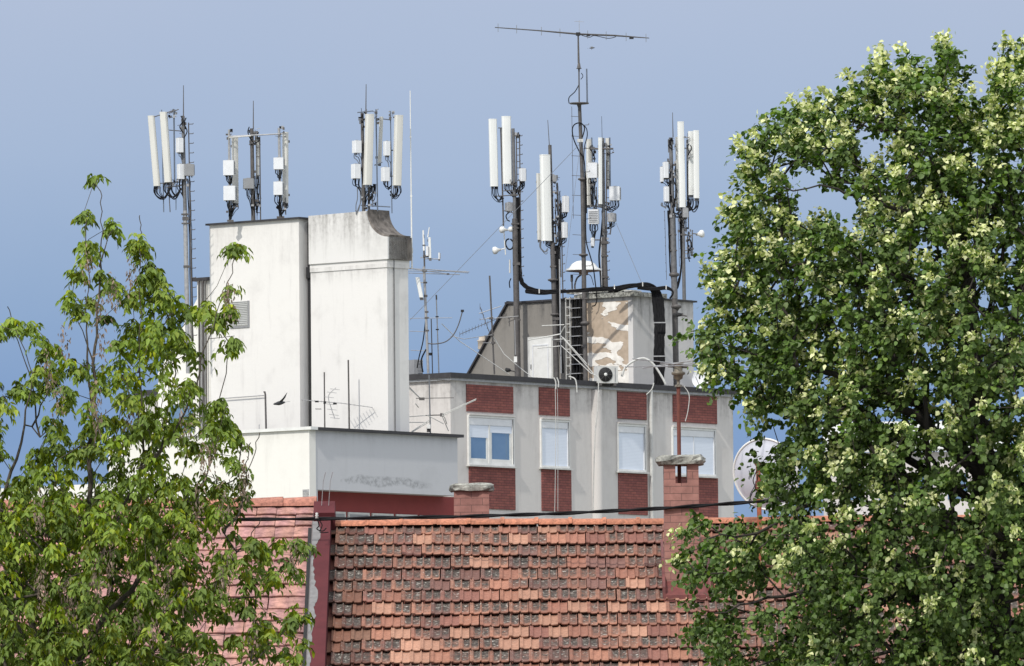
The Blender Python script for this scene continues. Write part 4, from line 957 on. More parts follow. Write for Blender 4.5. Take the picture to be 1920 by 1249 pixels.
mess(m, 1108, 1116, 272, 300, Y, 8); mess(m, 1124, 1150, 270, 290, Y, 12); mess(m, 1108, 1142, 376, 396, Y, 18); mess(m, 1128, 1140, 430, 455, Y, 10); mess(m, 1107, 1118, 336, 392, Y, 14); clamps(m, [(1134, 455, 14, 5), (1134, 480, 13, 3), (1135, 520, 13, 3)], Y)
mb = MB(); cable(mb, [(1131, 395), (1127, 440), (1123, 480), (1126, 520), (1127, 542)], Y, .03); cable(mb, [(1129, 395), (1131, 440), (1129, 480), (1130, 542)], Y, .03); mb.build('feeder_cables', M['black'], m)
# 8
Y = 288.8
m = mast('rightmost mast pair beside the linden crown with slim white panels and small boxes', 1266, 700, Y)
mkpole(m, 'pole', (1268.4, 735), (1265, 560), Y, 11, 11, 'darksteel'); mkpole(m, 'pole', (1265, 560), (1261, 400), Y, 12, 11, 'steel'); mkpole(m, 'pole', (1261, 402), (1257.5, 258), Y, 8, 7, 'steel')
mkpole(m, 'lightning_rod', (1262, 258), (1261, 211), Y, 2, 1, 'darksteel')
mkpole(m, 'pole', (1283.2, 575), (1280, 390), Y + 2.6, 7, 6.5, 'steel')
panel(m, (1276.5, 229), (1280, 388), 12, Y - .1, 20, 'panelw'); panel(m, (1295.5, 247), (1296, 365), 10, Y + .1, 20, 'panelw'); panel(m, (1305.5, 245.5), (1306.5, 371), 10.5, Y - .1, 20, 'panelw'); panel(m, (1269, 258), (1270, 390), 5, Y + .2, 20)
mkpole(m, 'mounting_pipe', (1288, 262), (1289, 390), Y + .2, 2.4, mat='darksteel'); mkpole(m, 'mounting_pipe', (1290, 250), (1291, 430), Y + .25, 2, mat='steel')
unit(m, 1243.5, 1253, 304, 334, Y, 20); unit(m, 1238, 1244, 313, 341, Y, 20); unit(m, 1245, 1254, 350, 378, Y, 20); unit(m, 1279.5, 1290, 390, 408, Y, 15, 'alu')
loops(m, 1291, 1310, 372, 398, 1290, 375, Y, 9, .018); loops(m, 1245, 1254, 378, 394, 1258, 405, Y, 5); loops(m, 1243, 1252, 334, 350, 1257, 362, Y, 4); loops(m, 1272, 1284, 388, 408, 1262, 400, Y, 7); loops(m, 1238, 1244, 380, 392, 1250, 388, Y, 3)
mess(m, 1253, 1266, 258, 284, Y, 14); mess(m, 1252, 1268, 300, 408, Y, 40); mess(m, 1270, 1290, 374, 440, Y, 26); mess(m, 1284, 1296, 256, 300, Y, 10); mess(m, 1284, 1302, 430, 488, Y, 18)
steps(m, 1246, 395, 525, Y, -1, 16, slope=.03, w=.8); steps(m, 1271, 400, 500, Y, 2, 16, slope=.03, w=.8)
drum(m, 1314, 438.7, Y, 7, (.9, -.35, .1)); arms(m, [((1299, 438), (1310, 439)), ((1284, 470), (1297, 468)), ((1298, 432), (1298, 478)), ((1282, 484), (1296, 484)), ((1281, 440), (1298, 442))], Y, 2.2, 'steel')
collar(m, 1264, 515, Y, 19, 8); collar(m, 1268, 575, Y, 19, 8); clamps(m, [(1262, 440, 13, 2), (1263, 470, 13, 2), (1271, 590, 20, 4), (1281, 410, 10, 4), (1281, 440, 11, 3)], Y)
mb = MB()
for i in range(4): cable(mb, [(1252 + i * .6, 395), (1254 + i * .6, 440), (1256, 500), (1260 + i, 530)], Y, .022, .008)
for i in range(4): cable(mb, [(1274 + i * 1.2, 408), (1276 + i * .6, 450), (1277, 500 + i), (1272 - i, 535), (1262 - i, 552)], Y, .026, .008)
mb.build('feeder_cables', M['black'], m)
# two thin whips: guy wires
def wire(label, pts, Ys, r=.008, mat='graycab', name='guy_wire', cat='wire', sagp=0, group=None):
    P_ = [at(p[0], p[1], y) for p, y in zip(pts, Ys)]
    mb = MB(); out = []
    for i in range(len(P_) - 1):
        for k in range(10):
            t = k / 10; q = P_[i].lerp(P_[i + 1], t); q.z -= sagp * 4 * t * (1 - t); out.append(q)
    out.append(P_[-1]); mb.tube(out, r, 5); o = mb.build(name, M[mat], None, P_[0]); tag(o, label, cat, group); return o
wire('long thin guy wire sloping up from beside the scooped stack to the tallest mast', [(769, 600), (1089, 268)], (284, 289.2))
wire('short guy wire running down right from the rear mast to the roof house', [(1155, 418), (1205, 535)], (291, 289))
wire('faint wire from the roof house edge to the tallest mast past the long white panel', [(1060, 505), (1089, 262)], (287, 289.2), .006)

# ------------------------------------------------------------------ smaller roof things
# mushroom antenna
Y = 290.6; k = 1 / ppm(Y)
m = thing('dome_antenna', 'white umbrella-shaped dome antenna on the roof house behind the tallest mast', 'antenna', at(1094, 546, Y))
mb = MB(); mb.lathe(at(1094, 507, Y), (0, 0, 1), [(34 * k, -1 * k), (34 * k, 1.5 * k), (27 * k, 5 * k), (22 * k, 12 * k), (14 * k, 17 * k), (0.01, 19 * k)], 28); mb.build('dome', M['whitepaint'], m)
mb = MB(); mb.lathe(at(1094, 507, Y), (0, 0, 1), [(8 * k, -9 * k), (9 * k, -4 * k), (33 * k, -1.5 * k)], 28); mb.build('underside', plain('brown_underside', (.22, .15, .12), .8), m)
mb = MB(); pole(mb, (1094, 548), (1094, 514), Y, 7); pole(mb, (1073, 546), (1072, 516), Y, 3); pole(mb, (1072, 528), (1072, 515), Y, 5); cable(mb, [(1079, 546), (1078, 535), (1082, 522), (1089, 516)], Y, .03); cable(mb, [(1100, 514), (1108, 518), (1113, 535)], Y, .012); mb.build('stem', M['darksteel'], m)
# cable bundle over and down the roof house
m = thing('cable_bundle', 'thick bundle of black cables along the roof house edge and down its grey corner', 'cables', at(1236, 716, 288))
mb = MB()
for i in range(20):
    ox = (-9.5 + i) * .92; oy = rnd.uniform(-1, 1) * 3
    YY = [288.2, 288.0, 287.9, 288.0, 288.1, 288.0, 287.9, 287.9, 287.9]
    pts = [(1150 + ox, 545 + oy * .6), (1180, 538 + oy * .5), (1205 + ox * .3, 534 + oy), (1222 + ox * .4, 538 + oy), (1232 + ox * .9, 556 + oy), (1237 + ox, 600), (1236 + ox * .9 , 640), (1236 + ox, 680), (1236 + ox * .9, 722)]
    mb2 = [(p[0], p[1], y - 288) for p, y in zip(pts, YY)]; cable(mb, mb2, 288, .036 * rnd.uniform(.7, 1.1), .02, 6)
mb.build('vertical_cables', M['black'], m)
mb = MB()
for i in range(6):
    oy = (i - 2.5) * 1.2
    cable(mb, [(985, 546 + oy), (1015, 549 + oy), (1040, 547 + oy), (1070, 546 + oy * .6), (1110, 543 + oy), (1150, 541 + oy), (1180, 536 + oy), (1205, 535 + oy)], 287.7, .022, .014, 6)
for i in range(3): cable(mb, [(1195, 537 + i * 2), (1225, 540 + i * 2), (1250, 538 + i * 2), (1262, 548), (1256, 560)], 287.9, .03)
mb.build('edge_cables', M['black'], m)
clampsY = 287.6
for (x, y, w, h) in ((1236, 605, 24, 2), (1236, 668, 22, 2)): mb = MB(); kk = .5 / ppm(clampsY); mb.obox(at(x, y, clampsY), (w * kk, 0, 0), (0, .03, 0), (0, 0, h * kk)); mb.build('strap', M['alu'], m)
for x, y in ((1011, 546), (1152, 538), (1249, 539), (1205, 533)): mb = MB(); kk = .5 / ppm(clampsY); mb.obox(at(x, y, clampsY), (2 * kk, 0, 0), (0, .03, 0), (0, 0, 8 * kk)); mb.build('strap', M['sill'], m)
# air conditioners
def aircon(label, x0, x1, y0, y1, Y, yaw, mat='sill', fan=True):
    c = at((x0 + x1) / 2, (y0 + y1) / 2, Y); k = .5 / ppm(Y); hw, hh = (x1 - x0) * k, (y1 - y0) * k
    r_ = thing('air_conditioner', label, 'air conditioner', c - Vector((0, 0, hh)))
    ax = Vector((math.cos(R(yaw)), math.sin(R(yaw)), 0)); ay = Vector((-ax.y, ax.x, 0)); hw *= .82
    mb = MB(); mb.obox(c, ax * hw, ay * .18, Vector((0, 0, hh))); mb.build('casing', M[mat], r_)
    if fan:
        fc = c - ax * hw * .22 - ay * .19; mb = MB(); mb.lathe(fc, -ay, [(hh * .85, 0), (hh * .85, .012), (0.01, .013)], 24); f_ = mb.build('fan_grille', M['dark'], r_)
        mb = MB(); mb.lathe(fc, -ay, [(hh * .2, .013), (hh * .2, .03), (.001, .03)], 12); mb.build('fan_hub', M['whitepaint'], f_)
        mb = MB(); mb.obox(c + ax * hw * .72 - ay * .186, ax * .012, ay * .008, Vector((0, 0, hh * .8))); mb.build('side_panel_seam', M['rrug'], r_)
        mb = MB(); 
        for i in range(8): mb.tube([fc - ay * .02 + Vector((0, 0, 0)) + (ax * math.cos(i * .785) + Vector((0, 0, 1)) * math.sin(i * .785)) * hh * q for q in (.2, .85)], .006, 4)
        mb.build('guard_wires', M['darksteel'], f_)
    else:
        mb = MB()
        for i in range(9): mb.obox(c + ax * hw * .35 - ay * .19 + Vector((0, 0, -hh * .8 + i * hh * .2)), ax * hw * .55, ay * .01, Vector((0, 0, .012)))
        mb.build('grille', M['alu'], r_)
    mb = MB()
    for s_ in (-.7, .7): mb.obox(c + ax * hw * s_ - Vector((0, 0, hh + .04)), ax * .04, ay * .2, Vector((0, 0, .04)))
    mb.build('feet', M['darksteel'], r_)
aircon('white air conditioner with one round fan beside the flaking plaster wall on the roof', 1111, 1161, 687, 719, 285.4, 18)
aircon('dark narrow air conditioner tucked against the right side of the scooped stack', 768, 791, 675, 702, 283.5, 30, 'rrug', False)
# dishes
def dish(root, x, y, Y, rx, axis, depth=.16, mat='sill', squash=1.0):
    k = 1 / ppm(Y); R_ = rx * k; c = at(x, y, Y); mb = MB()
    pr = [(R_ * t, -depth * (1 - t * t)) for t in np.linspace(0.001, 1, 9)]
    mb.lathe(c, axis, pr + [(R_ * 1.03, .0), (R_ * 1.03, .02), (R_ * 1.0, .022)] + [(R_ * t, -depth * (1 - t * t) + .018) for t in np.linspace(.98, .001, 8)], 40); return mb.build('reflector', M[mat], root)
m = thing('satellite_dish', 'small white satellite dish on the parapet right of the plastered roof house', 'satellite dish', at(1318, 728, 289))
dish(m, 1316, 710, 289, 19, (-.35, -.9, .25), .1, 'rru'); mkpole(m, 'post', (1318, 730), (1317, 708), 289.3, 4, mat='darksteel'); mkpole(m, 'feed_arm', (1312, 724), (1304, 706), 288.6, 1.6, mat='alu')
m = thing('satellite_dish', 'large white satellite dish on a rusty orange pole partly hidden by the linden', 'satellite dish', roof_at(1427, 1080))
Yd = 102.3
M['dish_shade'] = plain('dish_back_shaded', (.55, .57, .64), .5, 0, (.49, .51, .57), 2)  # shade on the white dish's back painted in as grey-lilac
dish(m, 1436, 889, 102.75, 66, (.46, .85, .20), .10, 'dish_shade')
mb = MB(); c = at(1436, 889, 102.75); R_ = 66 / ppm(102.75); ax_ = Vector((.46, .85, .20)).normalized(); aa = ax_.cross(Vector((0, 0, 1))).normalized(); bb = ax_.cross(aa)
mb.tube([c + (aa * math.cos(t) + bb * math.sin(t)) * R_ * 1.02 for t in np.linspace(0, 2 * math.pi, 49)], .013, 8, False); mb.build('rim', M['whitepaint'], m)  # lit edge of the dish put into whiter paint
mb = MB(); b0 = roof_at(1427, 1085); tp = at(1423, 868, b0.y); tp = Vector((b0.x - .02, b0.y, tp.z)); mb.tube([b0 - Vector((0, 0, .1)), tp], .026, 12); mb.build('pole', M['rustorange'], m)
mb = MB(); mb.lathe(tp, (0, 0, 1), [(.035, -.03), (.04, 0), (.001, .02)], 12); zc_ = at(1425, 910, b0.y).z; mb.obox((b0.x, b0.y + .1, zc_), (.05, 0, 0), (0, .14, 0), (0, 0, .05)); mb.obox((b0.x, b0.y + .45, zc_), (.02, 0, 0), (0, .35, 0), (0, 0, .02)); mb.build('clamp', M['rust'], m)
mb = MB(); cable(mb, [(1420, 880), (1412, 900), (1416, 915), (1410, 925), (1405, 945), (1424, 950)], b0.y - .02, .006); cable(mb, [(1421, 884), (1418, 905), (1406, 930), (1412, 945)], b0.y - .03, .005); mb.build('cable', M['black'], m)

def yagi(root, a, b, Y, n, L, mat='alu', vert=False, r=.009, dirv=None, name='boom', Yb=None):
    pa, pb = at(a[0], a[1], Y), at(b[0], b[1], Yb or Y); mb = MB(); mb.tube([pa, pb], r * 1.3, 6); bo = mb.build(name, M[mat], root)
    mb = MB(); d = (pb - pa).normalized()
    e_ = Vector((0, 0, 1)) if vert else (dirv or d.cross(Vector((0, 0, 1))).normalized())
    for i in range(n):
        t = i / max(1, n - 1); c = pa.lerp(pb, t); l = L * (1 - .35 * t) / 2; mb.tube([c - e_ * l, c + e_ * l], r * .8, 5)
    mb.build('elements', M[mat], bo); return bo
def tvant(label, base, top, Y, w=2.2, mat='darksteel', name='tv_antenna'):
    r_ = thing(name, label, 'tv antenna', at(base[0], base[1], Y), 'rooftop television antennas'); mkpole(r_, 'pole', base, top, Y, w, mat=mat, n=8); return r_
Y = 264.6
m = thing('vent_pipe', 'thin dark pipe with hooked tip standing before the flat-roofed white tower', 'pipe', at(498, 806, 265))
mb = MB(); mb.tube([at(499, 806, 265), at(497.5, 740, 265), at(496.5, 735, 265), at(494, 735, 265)], .028, 8); mb.build('pipe', M['darksteel'], m)
m = tvant('television antenna with cross-shaped array before the gap between the two white towers', (609, 806), (608, 698), 265.4, 2.6)
yagi(m, (566, 750), (640, 756), 265.4, 7, .9, 'alu'); yagi(m, (592, 767), (602, 767), 265.4, 2, .5, 'darksteel'); clamps(m, [(594, 753, 7, 3), (628, 757, 7, 3), (609, 755, 5, 5)], 265.4, 'dark')
pa = [(630, 727), (616, 742), (621, 765), (628, 785)]
mb = MB(); cable(mb, pa, 265.3, .012)
for (x, y) in ((628, 730), (622, 736), (617, 745), (618, 758), (622, 768), (626, 778), (628, 784)): mb.tube([at(x - 9, y - 1, 265.3), at(x + 9, y + 1, 265.3)], .007, 4)
mb.build('corner_reflector', M['alu'], m)
m = tvant('tall bare dark antenna rod in front of the scooped stack', (655, 808), (653, 675), 265.8, 3); yagi(m, (640, 756), (698, 764), 265.8, 8, .6, 'alu')
m = tvant('thin antenna rod near the right corner of the scooped stack', (729, 812), (727, 693), 266.3, 2); yagi(m, (693, 797), (721, 776), 266.3, 4, .5, 'alu'); yagi(m, (711, 786), (733, 787), 266.3, 3, .4, 'darksteel')
m = tvant('short rod with a round tip on the white wing parapet by the left tree', (486, 812), (486, 796), 263.2, 1.6, 'alu')
# antenna in front of the grey return wall
Yq = 266.9
m = tvant('television antenna with long splayed silvery rods before the grey brick-panelled block', (807, 812), (804.5, 703), Yq, 2.6, 'graycab')
mb = MB()
for (a, b_) in (((829, 777), (893, 748)), ((829, 780), (892, 750)), ((770, 812), (806, 790)), ((772, 809), (804, 788)), ((800, 778), (832, 795)), ((764, 722), (790, 749)), ((766, 727), (789, 748)), ((829, 780), (841, 808)), ((833, 781), (838, 795)), ((760, 782), (800, 779)), ((779, 757), (785, 764)), ((762, 792), (800, 792))):
    mb.tube([at(a[0], a[1], Yq - .2), at(b_[0], b_[1], Yq + .2)], .013, 5)
mb.build('elements', M['whitecab'], m)
mb = MB(); mb.tube([at(780, 747, Yq), at(851, 746, Yq)], .012, 6); mb.tube([at(798, 779, Yq), at(832, 778, Yq)], .018, 6); mb.tube([at(806, 711, Yq), at(843, 714, Yq)], .014, 6); mb.obox(at(791, 748, Yq), (.08, 0, 0), (0, .05, 0), (0, 0, .04)); mb.obox(at(829, 778, Yq), (.06, 0, 0), (0, .05, 0), (0, 0, .05)); mb.build('boom', M['darksteel'], m)
mb = MB(); mb.obox(at(804, 800, Yq - .1), (.05, 0, 0), (0, .04, 0), (0, 0, .06)); mb.build('junction_box', M['whitepaint'], m)
mb = MB(); mb.obox(at(804, 806, Yq), (.06, 0, 0), (0, .05, 0), (0, 0, .07)); mb.build('foot', M['darksteel'], m)
# white lattice pole with devices
Y = 282.2
m = tvant('white banded pole with slim white boxes and a broad flat antenna array at mid height', (803, 700), (795, 500), Y, 5, 'alu')
mkpole(m, 'upper_pole', (796, 500), (794, 440), Y, 3.2, mat='darksteel'); mkpole(m, 'upper_pole', (795, 470), (793.5, 432), Y, 4, 3, 'whitepaint')
panel(m, (805.5, 446), (806.5, 483), 4.5, Y - .1, 20, 'panelw'); unit(m, 798.5, 803.5, 462, 480, Y, 10); panel(m, (783, 521), (790, 557), 7.5, Y - .2, 10, 'panelw'); unit(m, 822, 825, 474, 486, Y, 10)
mkpole(m, 'upper_whip', (802, 445), (805, 426), Y, 2.4, 1.6, 'whitepaint'); arms(m, [((794, 485), (824, 486)), ((788, 483), (798, 483)), ((789, 530), (800, 530)), ((774, 504), (797, 508))], Y, 1.8, 'alu')
mb = MB()
for (a, b_) in (((760, 503), (880, 510)), ((800, 505), (878, 512)), ((766, 512), (862, 515)), ((797, 508), (842, 514)), ((762, 508), (874, 509))): mb.tube([at(a[0], a[1], Y - .6), at(b_[0], b_[1], Y + .6)], .012, 5)
mb.build('elements', M['alu'], m)
mb = MB()
for (a, b_) in (((768, 597), (848, 596)), ((768, 621), (800, 622)), ((770, 657), (800, 658))): mb.tube([at(a[0], a[1], Y), at(b_[0], b_[1], Y)], .010, 5)
mb.build('lower_elements', M['alu'], m)
clamps(m, [(797.5, 530, 7, 3), (798, 555, 7, 4), (800, 585, 7, 3), (800, 596, 8, 3), (801, 620, 7, 3), (796, 480, 6, 4), (795, 460, 6, 2), (796, 508, 9, 4), (840, 514, 5, 3)], Y)
mb = MB(); cable(mb, [(798, 600), (793, 640), (786, 668), (782, 690)], Y, .02); cable(mb, [(799, 655), (790, 675), (793, 698)], Y, .025); mb.build('cable', M['black'], m)
m = tvant('thin pale stick antenna with two dark rings beside the white banded pole', (823, 700), (818, 555), Y + .6, 2.2, 'alu'); clamps(m, [(819.5, 594, 6, 2), (820, 618, 6, 2)], Y + .6, 'dark'); mkpole(m, 'tip', (818.5, 562), (818, 553), Y + .6, 3, mat='darksteel')
m = tvant('short dark rod carrying a small round box between the pale antennas', (811, 700), (808.5, 598), Y + .3, 2, 'darksteel'); clamps(m, [(807.5, 664, 7, 5)], Y + .3, 'dark')
m = thing('curved_cable', 'dark curved stalk with a small round tip arching up between the masts', 'cable', at(802, 644, Y)); mb = MB(); cable(mb, [(802, 644), (815, 645), (835, 641), (850, 628), (860, 608), (867, 584)], Y, .018); mb.build('stalk', M['darksteel'], m); mb = MB(); mb.obox(at(867, 583, Y), (.05, 0, 0), (0, .05, 0), (0, 0, .035)); mb.build('tip', M['dark'], m)
# dark pole with yagis
Y = 284.5
m = tvant('dark leaning pole with a slanting beaded television antenna at the gable foot', (927, 702), (918, 517), Y, 3.2, 'darksteel')
yagi(m, (862, 627), (950, 590), Y, 16, .16, 'darksteel', True, .008); yagi(m, (900, 575), (917, 622), Y, 6, .2, 'darksteel', True, .008)
yagi(m, (900, 599), (972, 593), Y, 5, 1.0, 'alu'); arms(m, [((905, 643), (925, 643)), ((912, 597), (925, 594)), ((898, 588), (940, 574))], Y, 1.6, 'alu'); clamps(m, [(921, 597, 7, 4), (923, 628, 7, 4), (925, 643, 8, 4)], Y)
arms(m, [((952, 597), (972, 591)), ((952, 604), (966, 598)), ((955, 597), (955, 612))], Y + .8, 1.8, 'darksteel')
m = thing('chimney_pot', 'pale chimney pot peeping over the sloping gable edge', 'chimney pot', at(904, 655, 293.5)); mb = MB(); kk = 1 / ppm(293.5); mb.lathe(at(904, 655, 293.5), (0, 0, 1), [(8 * kk, 0), (8 * kk, 14 * kk), (9 * kk, 15 * kk), (9 * kk, 17 * kk), (6 * kk, 18 * kk), (6 * kk, 24 * kk), (.01, 24 * kk)], 14); mb.build('pot', plain('cream_pot', (.55, .48, .40), .8), m); mkpole(m, 'flue', (911, 640), (910, 629), 293.5, 5, mat='steel')
# antenna in front of the roof house door
Y = 284.9
m = tvant('silver television antenna in front of the white roof house door with rods reaching left', (1052, 700), (1049, 486), Y, 2.6, 'alu')
mb = MB()
for (a, b_) in (((1016, 611), (1058, 609)), ((990, 638), (1050, 627)), ((1035, 637), (1055, 636)), ((1008, 653), (1050, 649)), ((1050, 627), (1059, 612)), ((1052, 630), (1112, 700)), ((1052, 648), (1108, 700)), ((1056, 633), (1100, 682)), ((1000, 636), (1052, 626))): mb.tube([at(a[0], a[1], Y - .1), at(b_[0], b_[1], Y - .3)], .016, 5)
mb.build('elements', M['whitecab'], m)
# white arcs of cable and thin pale wires on the roof
wire('pale slack wire curving from the pale stick antenna across the gable to the parapet', [(828, 607), (862, 640), (922, 680), (955, 702)], (283, 283.5, 284, 284.2), .012, 'whitecab', 'aerial_wire', 'wire')
wire('pale wire from the gable edge down to the foot of the mast with round dishes', [(925, 632), (945, 664), (975, 690), (996, 706)], (284.6, 284.6, 284.6, 284.6), .014, 'whitecab', 'aerial_wire', 'wire')
wire('faint horizontal slack wire linking the pale stick antenna and the dark leaning pole', [(845, 630), (870, 636), (922, 628)], (283, 283, 284), .010, 'alu', 'aerial_wire', 'wire')
m = thing('cable_arch', 'thick white cable arching above the parapet right of the white air conditioner', 'cable', at(1168, 712, 285.2)); mb = MB(); cable(mb, [(1166, 706), (1172, 690), (1188, 677), (1208, 672), (1225, 683), (1240, 705), (1248, 720)], 285.6, .035, 0, 8); mb.build('cable', M['whitecab'], m)
m = thing('roof_cable', 'white cables drooping over the parapet beside the grey drain column', 'cable', at(1121, 716, 284.6)); mb = MB()
cable(mb, [(1108, 700), (1119, 706), (1122, 716), (1121, 760), (1115, 830), (1112, 960)], 284.4, .018); cable(mb, [(1038, 708), (1042, 716), (1042, 730)], 282.3, .022); cable(mb, [(1044, 708), (1047, 716), (1047, 726)], 282.3, .022); cable(mb, [(1066, 706), (1079, 712), (1082, 736)], 283, .022)
cable(mb, [(1041, 728), (1042, 800), (1041, 900), (1040, 960)], 282.3, .010); cable(mb, [(1045, 728), (1046, 800), (1046, 958)], 282.4, .008); cable(mb, [(1226, 718), (1222, 730), (1212, 740)], 286.6, .02); mb.build('cable', M['whitecab'], m)
# small bits: junction box on the wall, parapet studs, roof cameras
m = thing('junction_box', 'small white box fixed to the grey wall beside the mast with round dishes', 'box', at(967, 674, 284.4)); mb = MB(); mb.obox(at(966.5, 674, 284.4), (.05, 0, 0), (0, .04, 0), (0, 0, .09)); mb.build('case', M['whitepaint'], m); mkpole(m, 'conduit', (966.5, 665), (965, 600), 284.4, 1.4, mat='alu')
for (x, y, Y, l) in ((951, 694, 284.2, 'floodlight on a bracket at the foot of the mast with round dishes'), (1272, 590, 288.2, 'black bracket lamp on the rightmost mast')):
    m = thing('floodlight', l, 'floodlight', at(x, y, Y)); mb = MB(); mb.lathe(at(x, y, Y), (-.9, -.4, 0), [(.001, -.12), (.05, -.10), (.075, .04), (.001, .05)], 12); mb.build('head', M['dark'], m); mb = MB(); pole(mb, (x + 3, y), (x + 16, y + 3), Y + .1, 3); mb.build('bracket', M['darksteel'], m)

# antenna on the tall chimney
m = thing('tv_antenna', 'rusty red antenna pole rising through the tall brick chimney cap with pale rods', 'tv antenna', (xm - .02, Yc + .2, zt_), 'rooftop television antennas')
Yk = Yc + .2
pb = at(1274, 906, Yk); pt = at(1272, 724, Yk)
mb = MB(); mb.tube([pb, pt], .022, 10); mb.build('pole', M['rust'], m)
k = 1 / ppm(Yk); mb = MB(); mb.lathe(at(1272, 716, Yk), (0, 0, 1), [(7 * k, -10 * k), (7 * k, -6 * k), (3 * k, -5 * k), (3 * k, 3 * k), (8 * k, 6 * k), (9 * k, 12 * k), (13 * k, 14 * k), (13 * k, 18 * k), (8 * k, 20 * k), (8 * k, 30 * k), (10 * k, 32 * k), (10 * k, 36 * k), (.001, 37 * k)], 16); mb.build('rotator', plain('bronze_housing', (.23, .20, .15), .5, .2, (.10, .085, .07), 30), m)
mb = MB()
for (a, b_, d) in (((1186, 673), (1310, 686), .5), ((1225, 688), (1390, 681), .7), ((1238, 681), (1405, 689), .3), ((1205, 690), (1300, 676), -.4), ((1262, 684), (1385, 676), .2), ((1172, 688), (1262, 686), .2)):
    mb.tube([at(a[0], a[1], Yk - d), at(b_[0], b_[1], Yk + d)], .006, 5)
mb.build('elements', M['alu'], m)
mb = MB(); mb.tube([at(1252, 686, Yk), at(1290, 688, Yk)], .02, 6); mb.build('boom', M['darksteel'], m)
mb = MB(); cable(mb, [(1280, 722), (1292, 740), (1290, 770), (1285, 790)], Yk, .005); mb.build('cable', M['whitecab'], m)

# overhead cable
P_ = [at(-80, 968, 101.6), at(300, 975, 101.8), at(592, 973, 101.9), at(850, 969, 101.6), at(1050, 963, 101.4), at(1245, 953, 101.2), at(1430, 940, 101.2), at(1700, 921, 101.0), at(2050, 890, 101.0)]
mb = MB()
for s_ in (0, 1):
    out = []
    for i in range(len(P_) - 1):
        for k in range(14):
            q = P_[i].lerp(P_[i + 1], k / 14); ph_ = (i * 14 + k) * .55 + s_ * math.pi
            amp = .010
            out.append(q + Vector((0, math.sin(ph_) * amp, math.cos(ph_) * amp)))
    mb.tube(out, .0145, 6)
tag(mb.build('overhead_cable', M['black'], None, P_[2]), 'twisted black overhead cable strung just above the orange tile ridge', 'cable')
m = thing('insulator', 'small pale insulator holding the black cable at the red metal party wall', 'insulator', at(593, 970, 101.8)); mb = MB(); mb.lathe(at(594, 967, 101.8), (0, 0, 1), [(.001, -.03), (.02, -.03), (.012, -.01), (.022, .0), (.012, .015), (.018, .03), (.001, .035)], 12); mb.build('insulator_body', M['sill'], m); mb = MB(); cable(mb, [(594, 972), (598, 985), (594, 992), (605, 996), (612, 990)], 101.85, .007); cable(mb, [(598, 975), (604, 985), (600, 998), (616, 998)], 101.85, .006); mb.build('hook', M['black'], m)

# ------------------------------------------------------------------ birds
def bird(label, x, y, Y, size, head, wingL, wingR, tail, col, name='bird'):
    """body swept along head-tail; wings as thin tapering meshes joined in the same surface"""
    c = at(x, y, Y); hd = Vector(head).normalized(); mb = MB()
    side = hd.cross(Vector((0, 0, 1))).normalized()
    prof_ = [(-.5, .03), (-.42, .07), (-.2, .13), (.05, .155), (.22, .12), (.33, .085), (.42, .085), (.49, .05), (.53, .022), (.60, .004)]
    mb.tube([c + hd * t * size for t, _ in prof_], [r_ * size for _, r_ in prof_], 12)
    tl = c - hd * size * .45
    fan = [tl + side * size * .04, tl - hd * size * .42 + side * size * .15, tl - hd * size * .46, tl - hd * size * .42 - side * size * .15, tl - side * size * .04]
    mb.prism(fan, (0, 0, .012 * size))
    for wv, sgn in ((wingL, 1), (wingR, -1)):
        a = c + hd * size * .22; e_ = [Vector(v) * size for v in wv]   # wing: list of leading edge offsets
        lead = [a] + [c + v for v in e_]; trail = [a - hd * size * .42] + [c + v - hd * size * (.42 * (1 - (i + 1) / (len(e_) + .2))) for i, v in enumerate(e_)]
        vs = []
        for l, t in zip(lead, trail):
            mid = l.lerp(t, .35) + Vector((0, 0, .02 * size)); vs += [l, mid, t, mid - Vector((0, 0, .035 * size))]
        fs = []
        for i in range(len(lead) - 1):
            for j in range(4): fs.append((i * 4 + j, i * 4 + (j + 1) % 4, (i + 1) * 4 + (j + 1) % 4, (i + 1) * 4 + j))
        mb.add(vs, fs)
    o = mb.build(name, col, None, c); tag(o, label, 'bird'); return o
M['crow'] = plain('dark_feathers', (.045, .045, .05), .6, 0, (.02, .02, .024), 20)
M['pigeon'] = plain('mixed_feathers', (.14, .14, .14), .6, 0, (.05, .05, .055), 12, .15)
bird('dark bird flying with raised wings in front of the white tower wall', 524, 756, 240, .36, (-.75, -.5, -.15), [(.25, -.3, .35), (.55, -.2, .75)], [(.12, .5, .25), (.45, .8, .65)], 0, M['crow'])
bird('small pied bird flying high beside the tallest mast', 1110, 90, 240, .15, (.85, .3, .1), [(.2, -.5, .15), (-.1, -.95, -.45)], [(.1, .5, .3), (-.35, .9, .3)], 0, M['pigeon'])

